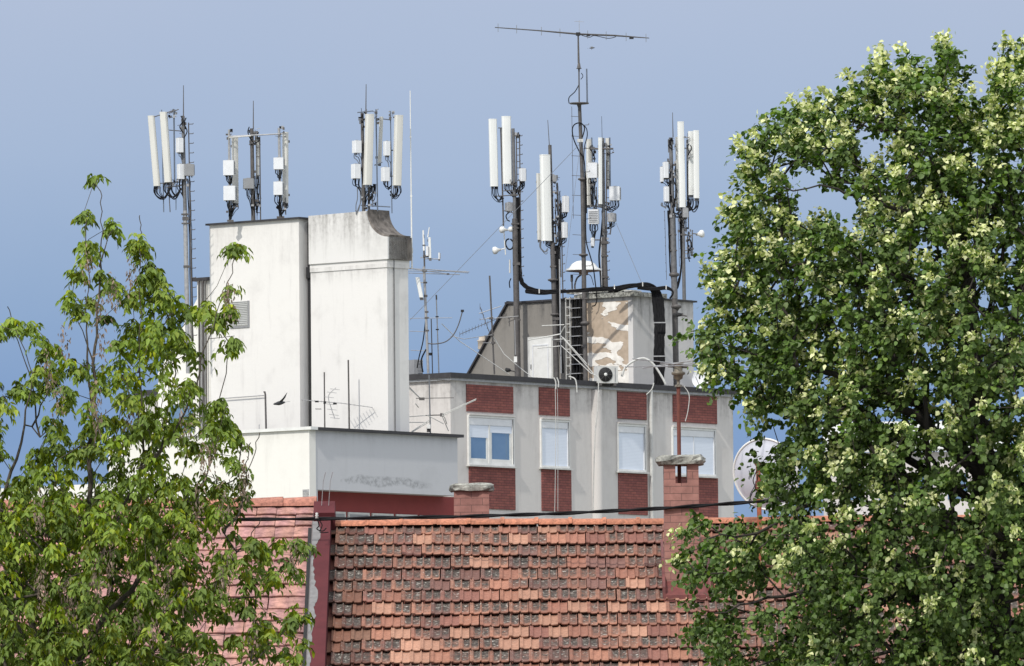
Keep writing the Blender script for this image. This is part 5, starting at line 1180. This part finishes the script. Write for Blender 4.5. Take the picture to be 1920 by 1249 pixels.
# ------------------------------------------------------------------ trees
def inside(poly, x, y):
    poly = np.array(poly, float); x = np.asarray(x, float); y = np.asarray(y, float); c = np.zeros(x.shape, bool); n = len(poly)
    for i in range(n):
        x1, y1 = poly[i]; x2, y2 = poly[(i + 1) % n]
        c ^= ((y1 > y) != (y2 > y)) & (x < (x2 - x1) * (y - y1) / ((y2 - y1) + 1e-12) + x1)
    return c
def edge_dist(poly, x, y):
    poly = np.array(poly, float); d = np.full(np.shape(x), 1e9); n = len(poly)
    for i in range(n):
        a = poly[i]; b = poly[(i + 1) % n]; v = b - a; L = (v ** 2).sum()
        t = np.clip(((x - a[0]) * v[0] + (y - a[1]) * v[1]) / L, 0, 1)
        d = np.minimum(d, np.hypot(x - a[0] - t * v[0], y - a[1] - t * v[1]))
    return d
def at_np(px, py, Y):
    px = np.asarray(px, float); py = np.asarray(py, float)
    f_, r_, u_ = np.array(fw), np.array(cr), np.array(cu)
    d = f_ + r_ * ((px - 960) / FPX)[:, None] + u_ * ((624.5 - py) / FPX)[:, None]
    return np.array(CAMP) + d * (np.asarray(Y, float) / d[:, 1])[:, None]
def norm(v): return v / (np.linalg.norm(v, axis=-1, keepdims=True) + 1e-12)
def leaf_mesh(name, root, Pn, ax, nm, L, Wd, tint, shape, mat, label=None):
    """Pn: petiole points, ax: leaf direction, nm: leaf normal; shape: list of (along, across, lift) with faces"""
    pts, faces = shape; n = len(Pn); ax = norm(ax); sd = norm(np.cross(nm, ax)); nn_ = np.cross(ax, sd)
    V = np.zeros((n, len(pts), 3))
    for i, (a, b, h) in enumerate(pts):
        V[:, i] = Pn + ax * (L * a)[:, None] + sd * (Wd * b)[:, None] + nn_ * (L * h)[:, None]
    V = V.reshape(-1, 3); o0 = np.array(ROOTLOC[root.name]); V = V - o0
    F = np.array([f for f in faces]); k = F.shape[1]
    FF = (F[None] + (np.arange(n) * len(pts))[:, None, None]).reshape(-1)
    me = bpy.data.meshes.new(name); me.vertices.add(len(V)); me.vertices.foreach_set('co', V.reshape(-1))
    nf = len(FF) // k; me.loops.add(len(FF)); me.loops.foreach_set('vertex_index', FF.astype(np.int32))
    me.polygons.add(nf); me.polygons.foreach_set('loop_start', np.arange(nf, dtype=np.int32) * k)
    try: me.polygons.foreach_set('loop_total', np.full(nf, k, np.int32))
    except Exception: pass
    me.update(calc_edges=True); me.validate()
    ca = me.color_attributes.new('tint', 'FLOAT_COLOR', 'POINT')
    col = np.ones((n, len(pts), 4)); col[:, :, :3] = tint[:, None, :]; ca.data.foreach_set('color', col.reshape(-1))
    me.polygons.foreach_set('use_smooth', np.ones(nf, bool))
    me.materials.append(mat); ob = bpy.data.objects.new(name, me); COL.objects.link(ob); ob.parent = root; ROOTLOC[ob.name] = Vector(o0); return ob
ROUND = ([(0, 0, 0), (.12, .46, .02), (.5, .52, .05), (.8, .3, .0), (1.02, 0, -.12), (.8, -.3, .0), (.5, -.52, .05), (.12, -.46, .02), (.45, 0, -.05)],
         [(0, 1, 2, 8), (8, 2, 3, 4), (8, 4, 5, 6), (0, 8, 6, 7)])
LANCE = ([(0, 0, 0), (.3, .5, .05), (.68, .36, -.02), (1.0, 0, -.2), (.68, -.36, -.02), (.3, -.5, .05), (.4, 0, -.06)],
         [(0, 1, 2, 6), (6, 2, 3, 3), (6, 3, 3, 4), (0, 6, 4, 5)])
LANCE = ([(0, 0, 0), (.3, .5, .05), (.68, .34, -.02), (1.0, 0, -.2), (.68, -.34, -.02), (.3, -.5, .05), (.38, 0, -.06), (.7, 0, -.09)],
         [(0, 1, 2, 6), (6, 2, 3, 7), (6, 7, 3, 4), (0, 6, 4, 5)])

def connect(root, C_, seeds, mat, name, rtip=.006, rmax=.05, seed=1, wob=.03, sub=True, minr=.004):
    """grow a branch tree: every leaf cluster joins the nearest skeleton point that is nearer the trunk"""
    rr = np.random.default_rng(seed)
    nodes = [np.array(s[0], float) for s in seeds]; par = [s[1] for s in seeds]; load = [0] * len(nodes)
    tr = nodes[0]
    order = np.argsort(np.linalg.norm((C_ - tr) * np.array([1, 1, .9]), axis=1)); ends = []
    for i in order:
        c = C_[i]; N = np.array(nodes); d = np.linalg.norm(N - c, axis=1); dt = np.linalg.norm(N - tr, axis=1); dc = np.linalg.norm(c - tr)
        cost = d + .35 * dt + np.where(dt > dc, 3, 0) + np.where(N[:, 2] > c[2] + .3, .6, 0)
        j = int(np.argmin(cost)); p = N[j]; L = d[j]; ns_ = max(1, int(L / .25)); last = j
        for k in range(1, ns_ + 1):
            t = k / ns_; q = p + (c - p) * t; q[2] += -.10 * L * math.sin(math.pi * t) * .6
            if k < ns_: q += rr.normal(0, wob, 3)
            nodes.append(q); par.append(last); load.append(0); last = len(nodes) - 1
        ends.append(last)
    load = np.zeros(len(nodes))
    for e_ in ends:
        j = e_
        while j >= 0: load[j] += 1; j = par[j]
    mb = MB()
    rad = lambda j: min(rmax, max(minr, rtip * math.sqrt(load[j])))
    for j in range(1, len(nodes)):
        if par[j] < 0: continue
        a, b = nodes[par[j]], nodes[j]
        if load[j] == 0 and j >= len(seeds): continue
        ra, rb = rad(par[j]), rad(j); ra = min(ra, rb * 1.5)
        mb.tube([a, b], [max(ra, minr), max(rb, minr)], 7 if rb > .02 else 5, False)
    return mb

def spaced(P, dmin, seed):
    rr = np.random.default_rng(seed); keep = []; K_ = np.zeros((0, 3))
    for i in rr.permutation(len(P)):
        if len(keep) == 0 or np.min(np.linalg.norm(K_[:len(keep)] - P[i], axis=1)) > dmin * rr.uniform(.7, 1.25):
            keep.append(i)
            if len(keep) > len(K_): K_ = np.vstack([K_, np.zeros((500, 3))])
            K_[len(keep) - 1] = P[i]
    return np.array(sorted(keep))
# ---- linden on the right
YL = 92.0
tb = at(1850, 1090, YL)
lime = thing('linden_tree', 'big flowering linden tree with pale blossom filling the right side', 'tree', (tb.x + .25, YL, 0))
OUT = [(1935, 100), (1905, 96), (1880, 98), (1866, 130), (1850, 165), (1828, 160), (1815, 110), (1772, 78), (1735, 92), (1700, 64), (1688, 95), (1642, 104), (1632, 150), (1605, 150), (1560, 176), (1534, 152), (1520, 190),
       (1465, 192), (1440, 232), (1422, 262), (1362, 260), (1388, 300), (1352, 324), (1388, 360), (1364, 398), (1338, 440), (1368, 470), (1328, 496), (1344, 540), (1318, 560), (1340, 590), (1284, 606), (1290, 650), (1306, 690), (1350, 722),
       (1400, 748), (1412, 790), (1418, 850), (1432, 930), (1430, 950), (1345, 975), (1300, 955), (1262, 965), (1280, 1000), (1268, 1050), (1290, 1090), (1330, 1100), (1370, 1122), (1290, 1150), (1264, 1176), (1310, 1212), (1360, 1255), (1420, 1330),
       (1700, 1420), (2100, 1420), (2330, 1200), (2380, 800), (2300, 400), (2140, 180), (2000, 110)]
HOLES = [[(1498, 352), (1560, 368), (1625, 395), (1600, 425), (1560, 385), (1510, 400)], [(1622, 268), (1672, 262), (1668, 300), (1630, 300)], [(1480, 318), (1540, 330), (1540, 352), (1490, 345)],
         [(1700, 838), (1785, 838), (1780, 866), (1705, 866)], [(1770, 915), (1828, 905), (1822, 955), (1790, 960)], [(1430, 962), (1475, 970), (1468, 990), (1436, 985)], [(1540, 968), (1625, 975), (1618, 1010), (1560, 1000)],
         [(1450, 1070), (1508, 1060), (1505, 1120), (1455, 1115)], [(1700, 1015), (1745, 1010), (1740, 1040), (1705, 1040)], [(1850, 1085), (1935, 1075), (1935, 1140), (1860, 1150)], [(1660, 1120), (1700, 1125), (1690, 1190), (1665, 1190)], [(1400, 1170), (1440, 1180), (1420, 1240), (1395, 1230)],
         [(1556, 905), (1582, 905), (1575, 935), (1556, 930)], [(1455, 800), (1492, 790), (1490, 815), (1460, 820)], [(1690, 560), (1720, 565), (1715, 585)], [(1735, 640), (1765, 640), (1760, 665)], [(1540, 700), (1565, 700), (1560, 720)], [(1380, 1120), (1440, 1100), (1450, 1140), (1400, 1160)]]
N0 = 8000
cx = nr.uniform(1255, 2390, N0); cy = nr.uniform(60, 1425, N0); ok = inside(OUT, cx, cy); cx, cy = cx[ok], cy[ok]
dist = edge_dist(OUT, cx, cy)
ok = dist > nr.uniform(3, 26, len(dist))
ok &= ~((cx > 1960) & (nr.random(len(cx)) < .45))
for h in HOLES:
    ok &= ~inside(h, cx, cy) & ~((edge_dist(h, cx, cy) < (24 if h is HOLES[0] else 14)) & (nr.random(len(cx)) < (1 if h in HOLES[:3] else .85)))
# lower right is open around the limbs
low = (cy > 900) & (cx > 1480) & (nr.random(len(cx)) < .05); ok &= ~low
low2 = (cy > 960) & (cx < 1500) & (nr.random(len(cx)) < .25); ok &= ~low2
cx, cy, dist = cx[ok], cy[ok], dist[ok]
T = np.minimum(2.3, .25 + np.sqrt(dist / 185.) * 1.25)
cd = nr.uniform(-1, .8, len(cx)) * T
qx = nr.uniform(1480, 1935, 150); qy = nr.uniform(960, 1275, 150)
cx, cy, cd, T, dist = (np.concatenate(q) for q in ((cx, qx), (cy, qy), (cd, nr.uniform(-1.6, -.4, 150)), (T, np.full(150, 1.6)), (dist, np.full(150, 90.))))
CL = at_np(cx, cy, YL + cd)
kk_ = spaced(CL, .185, 2); CL, cx, cy, cd, T = CL[kk_], cx[kk_], cy[kk_], cd[kk_], T[kk_]
cen = np.array([tb.x + .2, YL, tb.z + 1.7])
# leaves: sprays around each cluster
def sprays(C_, cen, per, rad, flat, seed):
    rr = np.random.default_rng(seed); n = len(C_); out = norm(C_ - cen); sc = rr.uniform(.65, 1.3, n)
    twn = 4; idx = np.repeat(np.arange(n), per); tw = rr.integers(0, twn, n * per)
    tdir = norm(out[:, None, :] * 1.0 + rr.normal(0, .75, (n, twn, 3)) + np.array([0, 0, -.12])); td = tdir[idx, tw]
    t = rr.uniform(-.35, 1, n * per)
    P_ = C_[idx] + td * (t * rad * sc[idx])[:, None] + rr.normal(0, .022, (n * per, 3)); P_[:, 2] -= .35 * rad * np.maximum(t, 0) ** 2
    return P_, idx, td, t, out, sc
per = 54
Pl, idx, td, tt, outd, sc = sprays(CL, cen, per, .215, 1, 5)
n = len(Pl); rr = np.random.default_rng(77)
ax = norm(td * .6 + rr.normal(0, .65, (n, 3)) + np.array([0, 0, -.55])); nm = norm(outd[idx] * .55 + np.array([0, -.1, .75]) + rr.normal(0, .55, (n, 3)))
Ls = rr.uniform(.034, .066, n)
tin = np.array([(.056, .116, .014)]) * rr.uniform(.4, 1.5, n)[:, None]; clt = (rr.uniform(.65, 1.35, len(CL)) * np.interp(cy, [60, 500, 1250], [1.25, 1.05, .85]))[idx]; tin = tin * clt[:, None]  # light from above painted into leaf tint, brighter at the crown's top
yel = rr.random(n) < .25; tin[yel] = tin[yel] * np.array([2.1, 1.6, 1.3])
lt = attr_mat('linden_leaf', .5, .22, (.15, .215, .07), spec=.35)
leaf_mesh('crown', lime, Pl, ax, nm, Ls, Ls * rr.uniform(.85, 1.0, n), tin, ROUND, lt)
# pale bracts and blossom: more towards the top and the outside
prob = np.clip(.95 - (cy - 60) / 1400., .22, .85) * np.where(cd < .3 * T, 1, .4); fieldp = .5 + .5 * np.sin(cx / 47. + np.sin(cy / 61.) * 1.6) * np.cos(cy / 39. - np.sin(cx / 83.)); has = nr.random(len(CL)) < prob * np.clip(fieldp * 2.1 - .1, .1, 1.4)
Cb = CL[has]; pb_ = 30
Pb, ib, tdb, tb_, ob_, _ = sprays(Cb + norm(Cb - cen) * .07 + np.array([-.02, -.05, .06]), cen, pb_, .12, 1, 9)
n2 = len(Pb); ax2 = norm(rr.normal(0, .6, (n2, 3)) + np.array([0, 0, -.4]) + ob_[ib] * .5); nm2 = norm(rr.normal(0, .6, (n2, 3)) + np.array([-.2, -.5, .6])); L2 = rr.uniform(.032, .068, n2)
t2 = np.array([(.74, .76, .42)]) * rr.uniform(.6, 1.25, n2)[:, None]; gg = rr.random(n2) < .4; t2[gg] = np.array([(.30, .36, .10)]) * rr.uniform(.7, 1.2, gg.sum())[:, None]
bt = attr_mat('linden_bract', .6, .3)
leaf_mesh('blossom', lime, Pb, ax2, nm2, L2, L2 * rr.uniform(.45, .9, n2), t2, LANCE, bt)
# trunk and limbs; the main limbs follow those visible in the crown
T0 = np.array(tb)
limbs = [[(1850, 1090), (1790, 1000), (1720, 940), (1640, 880)], [(1850, 1090), (1780, 1095), (1700, 1075), (1630, 1030), (1560, 1010)], [(1850, 1090), (1760, 1120), (1640, 1128), (1540, 1120)],
         [(1855, 1085), (1850, 950), (1835, 800), (1822, 640), (1812, 500), (1780, 400), (1740, 330), (1700, 262), (1672, 235)], [(1812, 490), (1760, 430), (1690, 395), (1620, 375), (1560, 352), (1470, 352)], [(1822, 640), (1760, 560), (1700, 520), (1600, 500), (1480, 500)],
         [(1850, 900), (1740, 800), (1620, 720), (1500, 690), (1400, 660)], [(1840, 780), (1900, 620), (1930, 420), (1925, 260), (1900, 150)], [(1855, 1085), (1960, 900), (2080, 640), (2120, 420)], [(1855, 1085), (2000, 1000), (2160, 880)], [(1812, 500), (1800, 360), (1770, 240), (1740, 130)],
         [(1850, 950), (1700, 860), (1590, 850), (1500, 860)], [(1700, 1075), (1560, 1100), (1440, 1120), (1340, 1150)], [(1640, 880), (1540, 930), (1420, 1000), (1330, 1010)]]
seeds = [(T0, -1)]; tub = MB(); rr = np.random.default_rng(3)
for li, lb in enumerate(limbs):
    dep = 0; pts = []
    dirY = (-.5, -.9, .3, 0, -3.6, -.9, -.8, .5, .8, -.4, .2, .6, -1.1, -1.0)[li]
    for k, (x, y) in enumerate(lb):
        dd = dirY * math.hypot(x - lb[0][0], y - lb[0][1]) / 600; pts.append(np.array(at(x, y, YL + dd)))
    fine = []
    for a, b in zip(pts[:-1], pts[1:]):
        for q in range(4): fine.append(a + (b - a) * q / 4 + (rr.normal(0, .018, 3) if q else 0))
    fine.append(pts[-1]); last = -1
    N = np.array([s[0] for s in seeds]); j = int(np.argmin(np.linalg.norm(N - fine[0], axis=1))); last = j
    for q in fine[1:]: seeds.append((q, last)); last = len(seeds) - 1
    main = li in (3,); r0_ = .14 if main else .065
    if li in (4, 5, 10, 12, 13, 11): r0_ = .034
    tub.tube(fine, [max(.008, r0_ * (1 - .86 * k / (len(fine) - 1))) for k in range(len(fine))], 9, False)
mb = connect(lime, CL, seeds, M['bark'], 'branches', .0042, .045, 6)
b2 = len(mb.v); mb.add(tub.v, tub.f, True)
mb.build('limbs', M['bark'], lime)
mb = MB(); g0 = Vector((tb.x + .25, YL, 0)); mb.tube([g0, g0.lerp(tb, .4) + Vector((.03, 0, 0)), g0.lerp(tb, .8) - Vector((.02, 0, 0)), tb, tb + Vector((-.02, 0, .5))], [.30, .24, .22, .24, .13], 16); mb.build('trunk', M['bark'], lime)

# ---- box elder on the left
YE = 88.0
te = at(110, 1330, YE)
eld = thing('box_elder_tree', 'sparse bright green tree with drooping leaves and dry brown seed bunches, far left', 'tree', (te.x, YE, 0))
MASS = [(-260, 830), (-60, 700), (0, 770), (20, 850), (60, 830), (75, 770), (110, 760), (150, 770), (165, 700), (205, 650), (235, 600), (250, 500), (290, 480), (322, 540), (345, 575), (345, 640), (425, 640), (395, 670), (392, 720), (440, 770), (448, 800), (425, 830), (375, 840), (385, 900), (440, 890), (462, 930), (440, 960),
        (400, 975), (455, 1010), (500, 985), (540, 1000), (584, 1020), (575, 1060), (535, 1085), (480, 1100), (480, 1150), (540, 1120), (584, 1135), (560, 1180), (585, 1240), (560, 1330), (300, 1420), (-260, 1420)]
SH = [(180, 331), (158, 396), (163, 405), (216, 417), (208, 424), (166, 449), (172, 462), (165, 470), (143, 505), (150, 512), (190, 507), (213, 520), (215, 528), (205, 534), (130, 548), (136, 565), (148, 575), (152, 583), (250, 450), (262, 444), (263, 455), (260, 468),
      (276, 494), (290, 500), (268, 512), (282, 520), (300, 522), (262, 535), (300, 545), (248, 560), (238, 556), (172, 560), (200, 590), (330, 560), (318, 590), (440, 458), (437, 467), (444, 462), (432, 536), (427, 582), (418, 588), (432, 576), (395, 590), (372, 580), (402, 605), (388, 570), (360, 575),
      (440, 630), (445, 638), (428, 640), (405, 755), (418, 780), (395, 790), (412, 745), (430, 795), (455, 820), (448, 870), (432, 855), (455, 900), (462, 925), (420, 905),
      (20, 600), (35, 604), (58, 606), (5, 620), (-10, 610), (72, 632), (90, 645), (84, 665), (100, 650), (75, 690), (95, 700), (60, 705), (110, 690), (88, 720), (30, 722), (48, 728), (65, 735), (120, 725), (130, 735), (120, 750), (145, 680), (148, 690), (128, 672), (-20, 700), (5, 740), (12, 760),
      (300, 530), (288, 550), (310, 560), (345, 585), (330, 620), (350, 640), (312, 640), (290, 600), (262, 610), (240, 640), (215, 640), (268, 640), (285, 570), (560, 1010), (575, 1020), (520, 1010), (540, 1050), (555, 1065), (500, 1030), (480, 1010), (560, 1135), (572, 1150), (545, 1160), (570, 1200), (555, 1225), (480, 1170), (495, 1185), (440, 1000)]
N1 = 5200
ex = nr.uniform(-260, 590, N1); ey = nr.uniform(470, 1420, N1); ok = inside(MASS, ex, ey); ex, ey = ex[ok], ey[ok]; dist = edge_dist(MASS, ex, ey)
ok = dist > nr.uniform(0, 16, len(dist))
thin = np.clip((ex - 280) / 300, 0, 1) * (ey > 950); ok &= ~(nr.random(len(ex)) < thin * 1.0)
ok &= ~((ey < 760) & (nr.random(len(ex)) < .55)); ok &= (nr.random(len(ex)) < .72) | ((ex < 380) & (ey > 880))
ok &= ~((ex < -20) & (nr.random(len(ex)) < .5))
for h in ([(115, 770), (150, 770), (165, 840), (120, 830)], [(200, 820), (220, 700), (232, 760)], [(300, 830), (395, 850), (360, 900), (320, 880)], [(-20, 860), (30, 870), (20, 925), (-20, 930)], [(130, 860), (180, 870), (170, 905), (135, 900)], [(190, 1080), (225, 1075), (220, 1110), (195, 1110)], [(360, 1000), (400, 1000), (410, 1060), (370, 1060)]):
    ok &= ~inside(h, ex, ey)
ex, ey, dist = ex[ok], ey[ok], dist[ok]; T = np.minimum(2.0, .2 + np.sqrt(dist / 190.) * 1.25); ed = nr.uniform(-1, .8, len(ex)) * T
sx_ = np.array([s[0] for s in SH], float); sy_ = np.array([s[1] for s in SH], float); sd_ = nr.uniform(-.6, .2, len(SH))
ex = np.concatenate([ex, sx_]); ey = np.concatenate([ey, sy_]); ed = np.concatenate([ed, sd_])
CE = at_np(ex, ey, YE + ed); nC = len(CE); _sh = np.arange(nC) >= nC - len(SH); kk_ = np.concatenate([spaced(CE[~_sh], .225, 4), np.nonzero(_sh)[0]]); CE, ex, ey = CE[kk_], ex[kk_], ey[kk_]; nC = len(CE); isS = np.arange(nC) >= nC - len(SH)
rr = np.random.default_rng(21)
# compound leaves: each cluster has leaves arching outwards, each with leaflets hanging from its stalk
nl = 12; nf = 5
ang = rr.uniform(0, 2 * math.pi, (nC, nl)); el = rr.uniform(-.2, .85, (nC, nl)); ln = rr.uniform(.080, .15, (nC, nl)) * (rr.uniform(.8, 1.2, nC) * np.where(isS, .68, 1))[:, None]
dirs = np.stack([np.cos(ang) * np.cos(el), np.sin(ang) * np.cos(el), np.sin(el)], -1)
start = CE[:, None, :] + rr.normal(0, .022, (nC, nl, 3)); start[..., 2] -= rr.uniform(-.02, .10, (nC, nl)) * np.where(isS, .6, .9)[:, None]; 
LP = []; LA = []; LN = []; LL = []; LT = []
ctint = rr.uniform(.42, 1.45, nC) * np.interp(ey, [500, 1250], [1.1, .85]); yl = np.clip(1 - (ey - 500) / 900, 0, 1)  # leaf tint darkened towards the bottom, the crown's shade put into its colour
for f in range(nf):
    t = (.35, .6, .6, .95, 1.0)[f]; side = (0, 1, -1, .6, -.6)[f] if f else 0
    p = start + dirs * (ln * t)[..., None]; p[..., 2] -= ln * t * t * .75
    sdv = np.cross(dirs, np.array([0, 0, 1.])); sdv = norm(sdv)
    a = norm(dirs * (.55) + sdv * side * .8 + np.array([0, 0, -.95]) + rr.normal(0, .22, dirs.shape))
    nn_ = norm(np.array([0, 0, .75]) + dirs * .9 + rr.normal(0, .48, dirs.shape))
    LP.append(p.reshape(-1, 3)); LA.append(a.reshape(-1, 3)); LN.append(nn_.reshape(-1, 3)); LL.append((rr.uniform(.050, .095, (nC, nl))).reshape(-1))
    base = np.array([.185, .262, .017]); c = base[None, None] * (ctint[:, None] * rr.uniform(.7, 1.25, (nC, nl)))[..., None]
    c = c * np.where(rr.random((nC, 1, 1)) < .28, np.array([1.75, 1.4, 1.0]), 1.0) * np.where(rr.random((nC, 1, 1)) < .30, .55, 1.0)
    LT.append(c.reshape(-1, 3))
LP, LA, LN, LL, LT = map(np.concatenate, (LP, LA, LN, LL, LT))
em = attr_mat('elder_leaf', .5, .20, (.16, .24, .06), spec=.22)
leaf_mesh('crown', eld, LP, LA, LN, LL, LL * rr.uniform(.34, .56, len(LL)), LT, LANCE, em)
# dry seed bunches
seedc = [(75, 1080), (80, 1120), (125, 1110), (135, 1140), (180, 1090), (205, 1075), (290, 1180), (395, 845), (380, 870), (178, 765), (182, 790), (555, 1045), (420, 940), (370, 950), (325, 1030), (75, 970), (290, 1060), (345, 1120), (170, 1170), (110, 740), (90, 700), (120, 640), (430, 560), (178, 745), (245, 520), (210, 555), (460, 905), (38, 980), (208, 1010), (310, 1110), (260, 1165), (420, 1075), (240, 780), (185, 590), (165, 500), (455, 895), (475, 1200), (190, 655), (345, 790)]
sc_ = np.array(seedc, float); SC = at_np(sc_[:, 0], sc_[:, 1], YE - 1.0 + nr.uniform(-.6, .6, len(sc_))); k_ = 46; ns2 = len(SC) * k_; ii = np.repeat(np.arange(len(SC)), k_)
Ps = SC[ii] + rr.normal(0, 1, (ns2, 3)) * np.array([.032, .032, .10]); As = norm(rr.normal(0, .35, (ns2, 3)) + np.array([0, 0, -1.])); Ns = norm(rr.normal(0, 1, (ns2, 3)))
Ts = np.array([(.23, .17, .13)]) * rr.uniform(.45, 1.4, ns2)[:, None]; Lq = rr.uniform(.03, .06, ns2)
leaf_mesh('seed_bunches', eld, Ps, As, Ns, Lq, Lq * .35, Ts, LANCE, attr_mat('dry_seed', .9, .1))
TE = np.array(te)
el_limbs = [[(110, 1330), (140, 1180), (165, 1050), (170, 900), (175, 780), (178, 650), (186, 560), (190, 450), (188, 380), (182, 335)], [(175, 780), (165, 690), (163, 600), (165, 500), (162, 410)], [(186, 500), (200, 455), (214, 425)], [(178, 690), (155, 620), (135, 555)],
            [(140, 1180), (210, 1000), (270, 860), (262, 700), (262, 560), (260, 460)], [(110, 1330), (200, 1150), (290, 1060), (370, 940), (400, 850), (425, 760)], [(250, 900), (320, 820), (370, 730), (380, 660), (415, 560), (432, 520), (438, 470)], [(300, 850), (330, 700), (320, 600), (285, 520)],
            [(110, 1330), (260, 1250), (380, 1130), (470, 1010), (490, 970)], [(380, 1130), (480, 1120), (540, 1060), (560, 1020)], [(470, 1240), (520, 1200), (555, 1150)], [(260, 1250), (400, 1260), (470, 1240)],
            [(110, 1330), (40, 1100), (0, 950), (40, 830), (60, 700), (30, 620)], [(0, 950), (-60, 850), (-80, 740)], [(60, 800), (95, 720), (90, 650)], [(75, 820), (55, 700), (24, 620), (14, 575)], [(165, 1050), (80, 1000), (-40, 1080)], [(370, 940), (440, 900), (465, 860), (470, 830)],
            [(420, 1000), (450, 960), (455, 930), (478, 850), (487, 812)], [(262, 460), (263, 430), (262, 404)]]
seeds = [(TE, -1)]; tub = MB(); rr = np.random.default_rng(8)
for li, lb in enumerate(el_limbs):
    dirY = rr.uniform(-.7, .3); fine = []; pts = [np.array(at(x, y, YE + dirY * math.hypot(x - 110, y - 1330) / 800)) for x, y in lb]
    for a, b in zip(pts[:-1], pts[1:]):
        for q in range(4): fine.append(a + (b - a) * q / 4 + (rr.normal(0, .012, 3) if q else 0))
    fine.append(pts[-1]); N = np.array([s[0] for s in seeds]); last = int(np.argmin(np.linalg.norm(N - fine[0], axis=1)))
    if np.linalg.norm(N[last] - fine[0]) > .05: seeds.append((fine[0], last)); last = len(seeds) - 1
    for q in fine[1:]: seeds.append((q, last)); last = len(seeds) - 1
    big = lb[0] == (110, 1330); r0_ = .040 if big else (.016 if len(lb) > 4 else .010)
    tub.tube(fine, [max(.0045, r0_ * (1 - k / (len(fine) - 1)) ** 1.3) for k in range(len(fine))], 8, False)
mb = connect(eld, CE, seeds, M['bark2'], 'branches', .0019, .022, 16, .02, minr=.003)
mb.add(tub.v, tub.f, True); mb.build('limbs', M['bark2'], eld)
mb = MB(); g0 = Vector((te.x, YE, 0)); mb.tube([g0, g0.lerp(te, .5), te, te + Vector((.1, 0, .4))], [.16, .14, .13, .06], 14); mb.build('trunk', M['bark2'], eld)
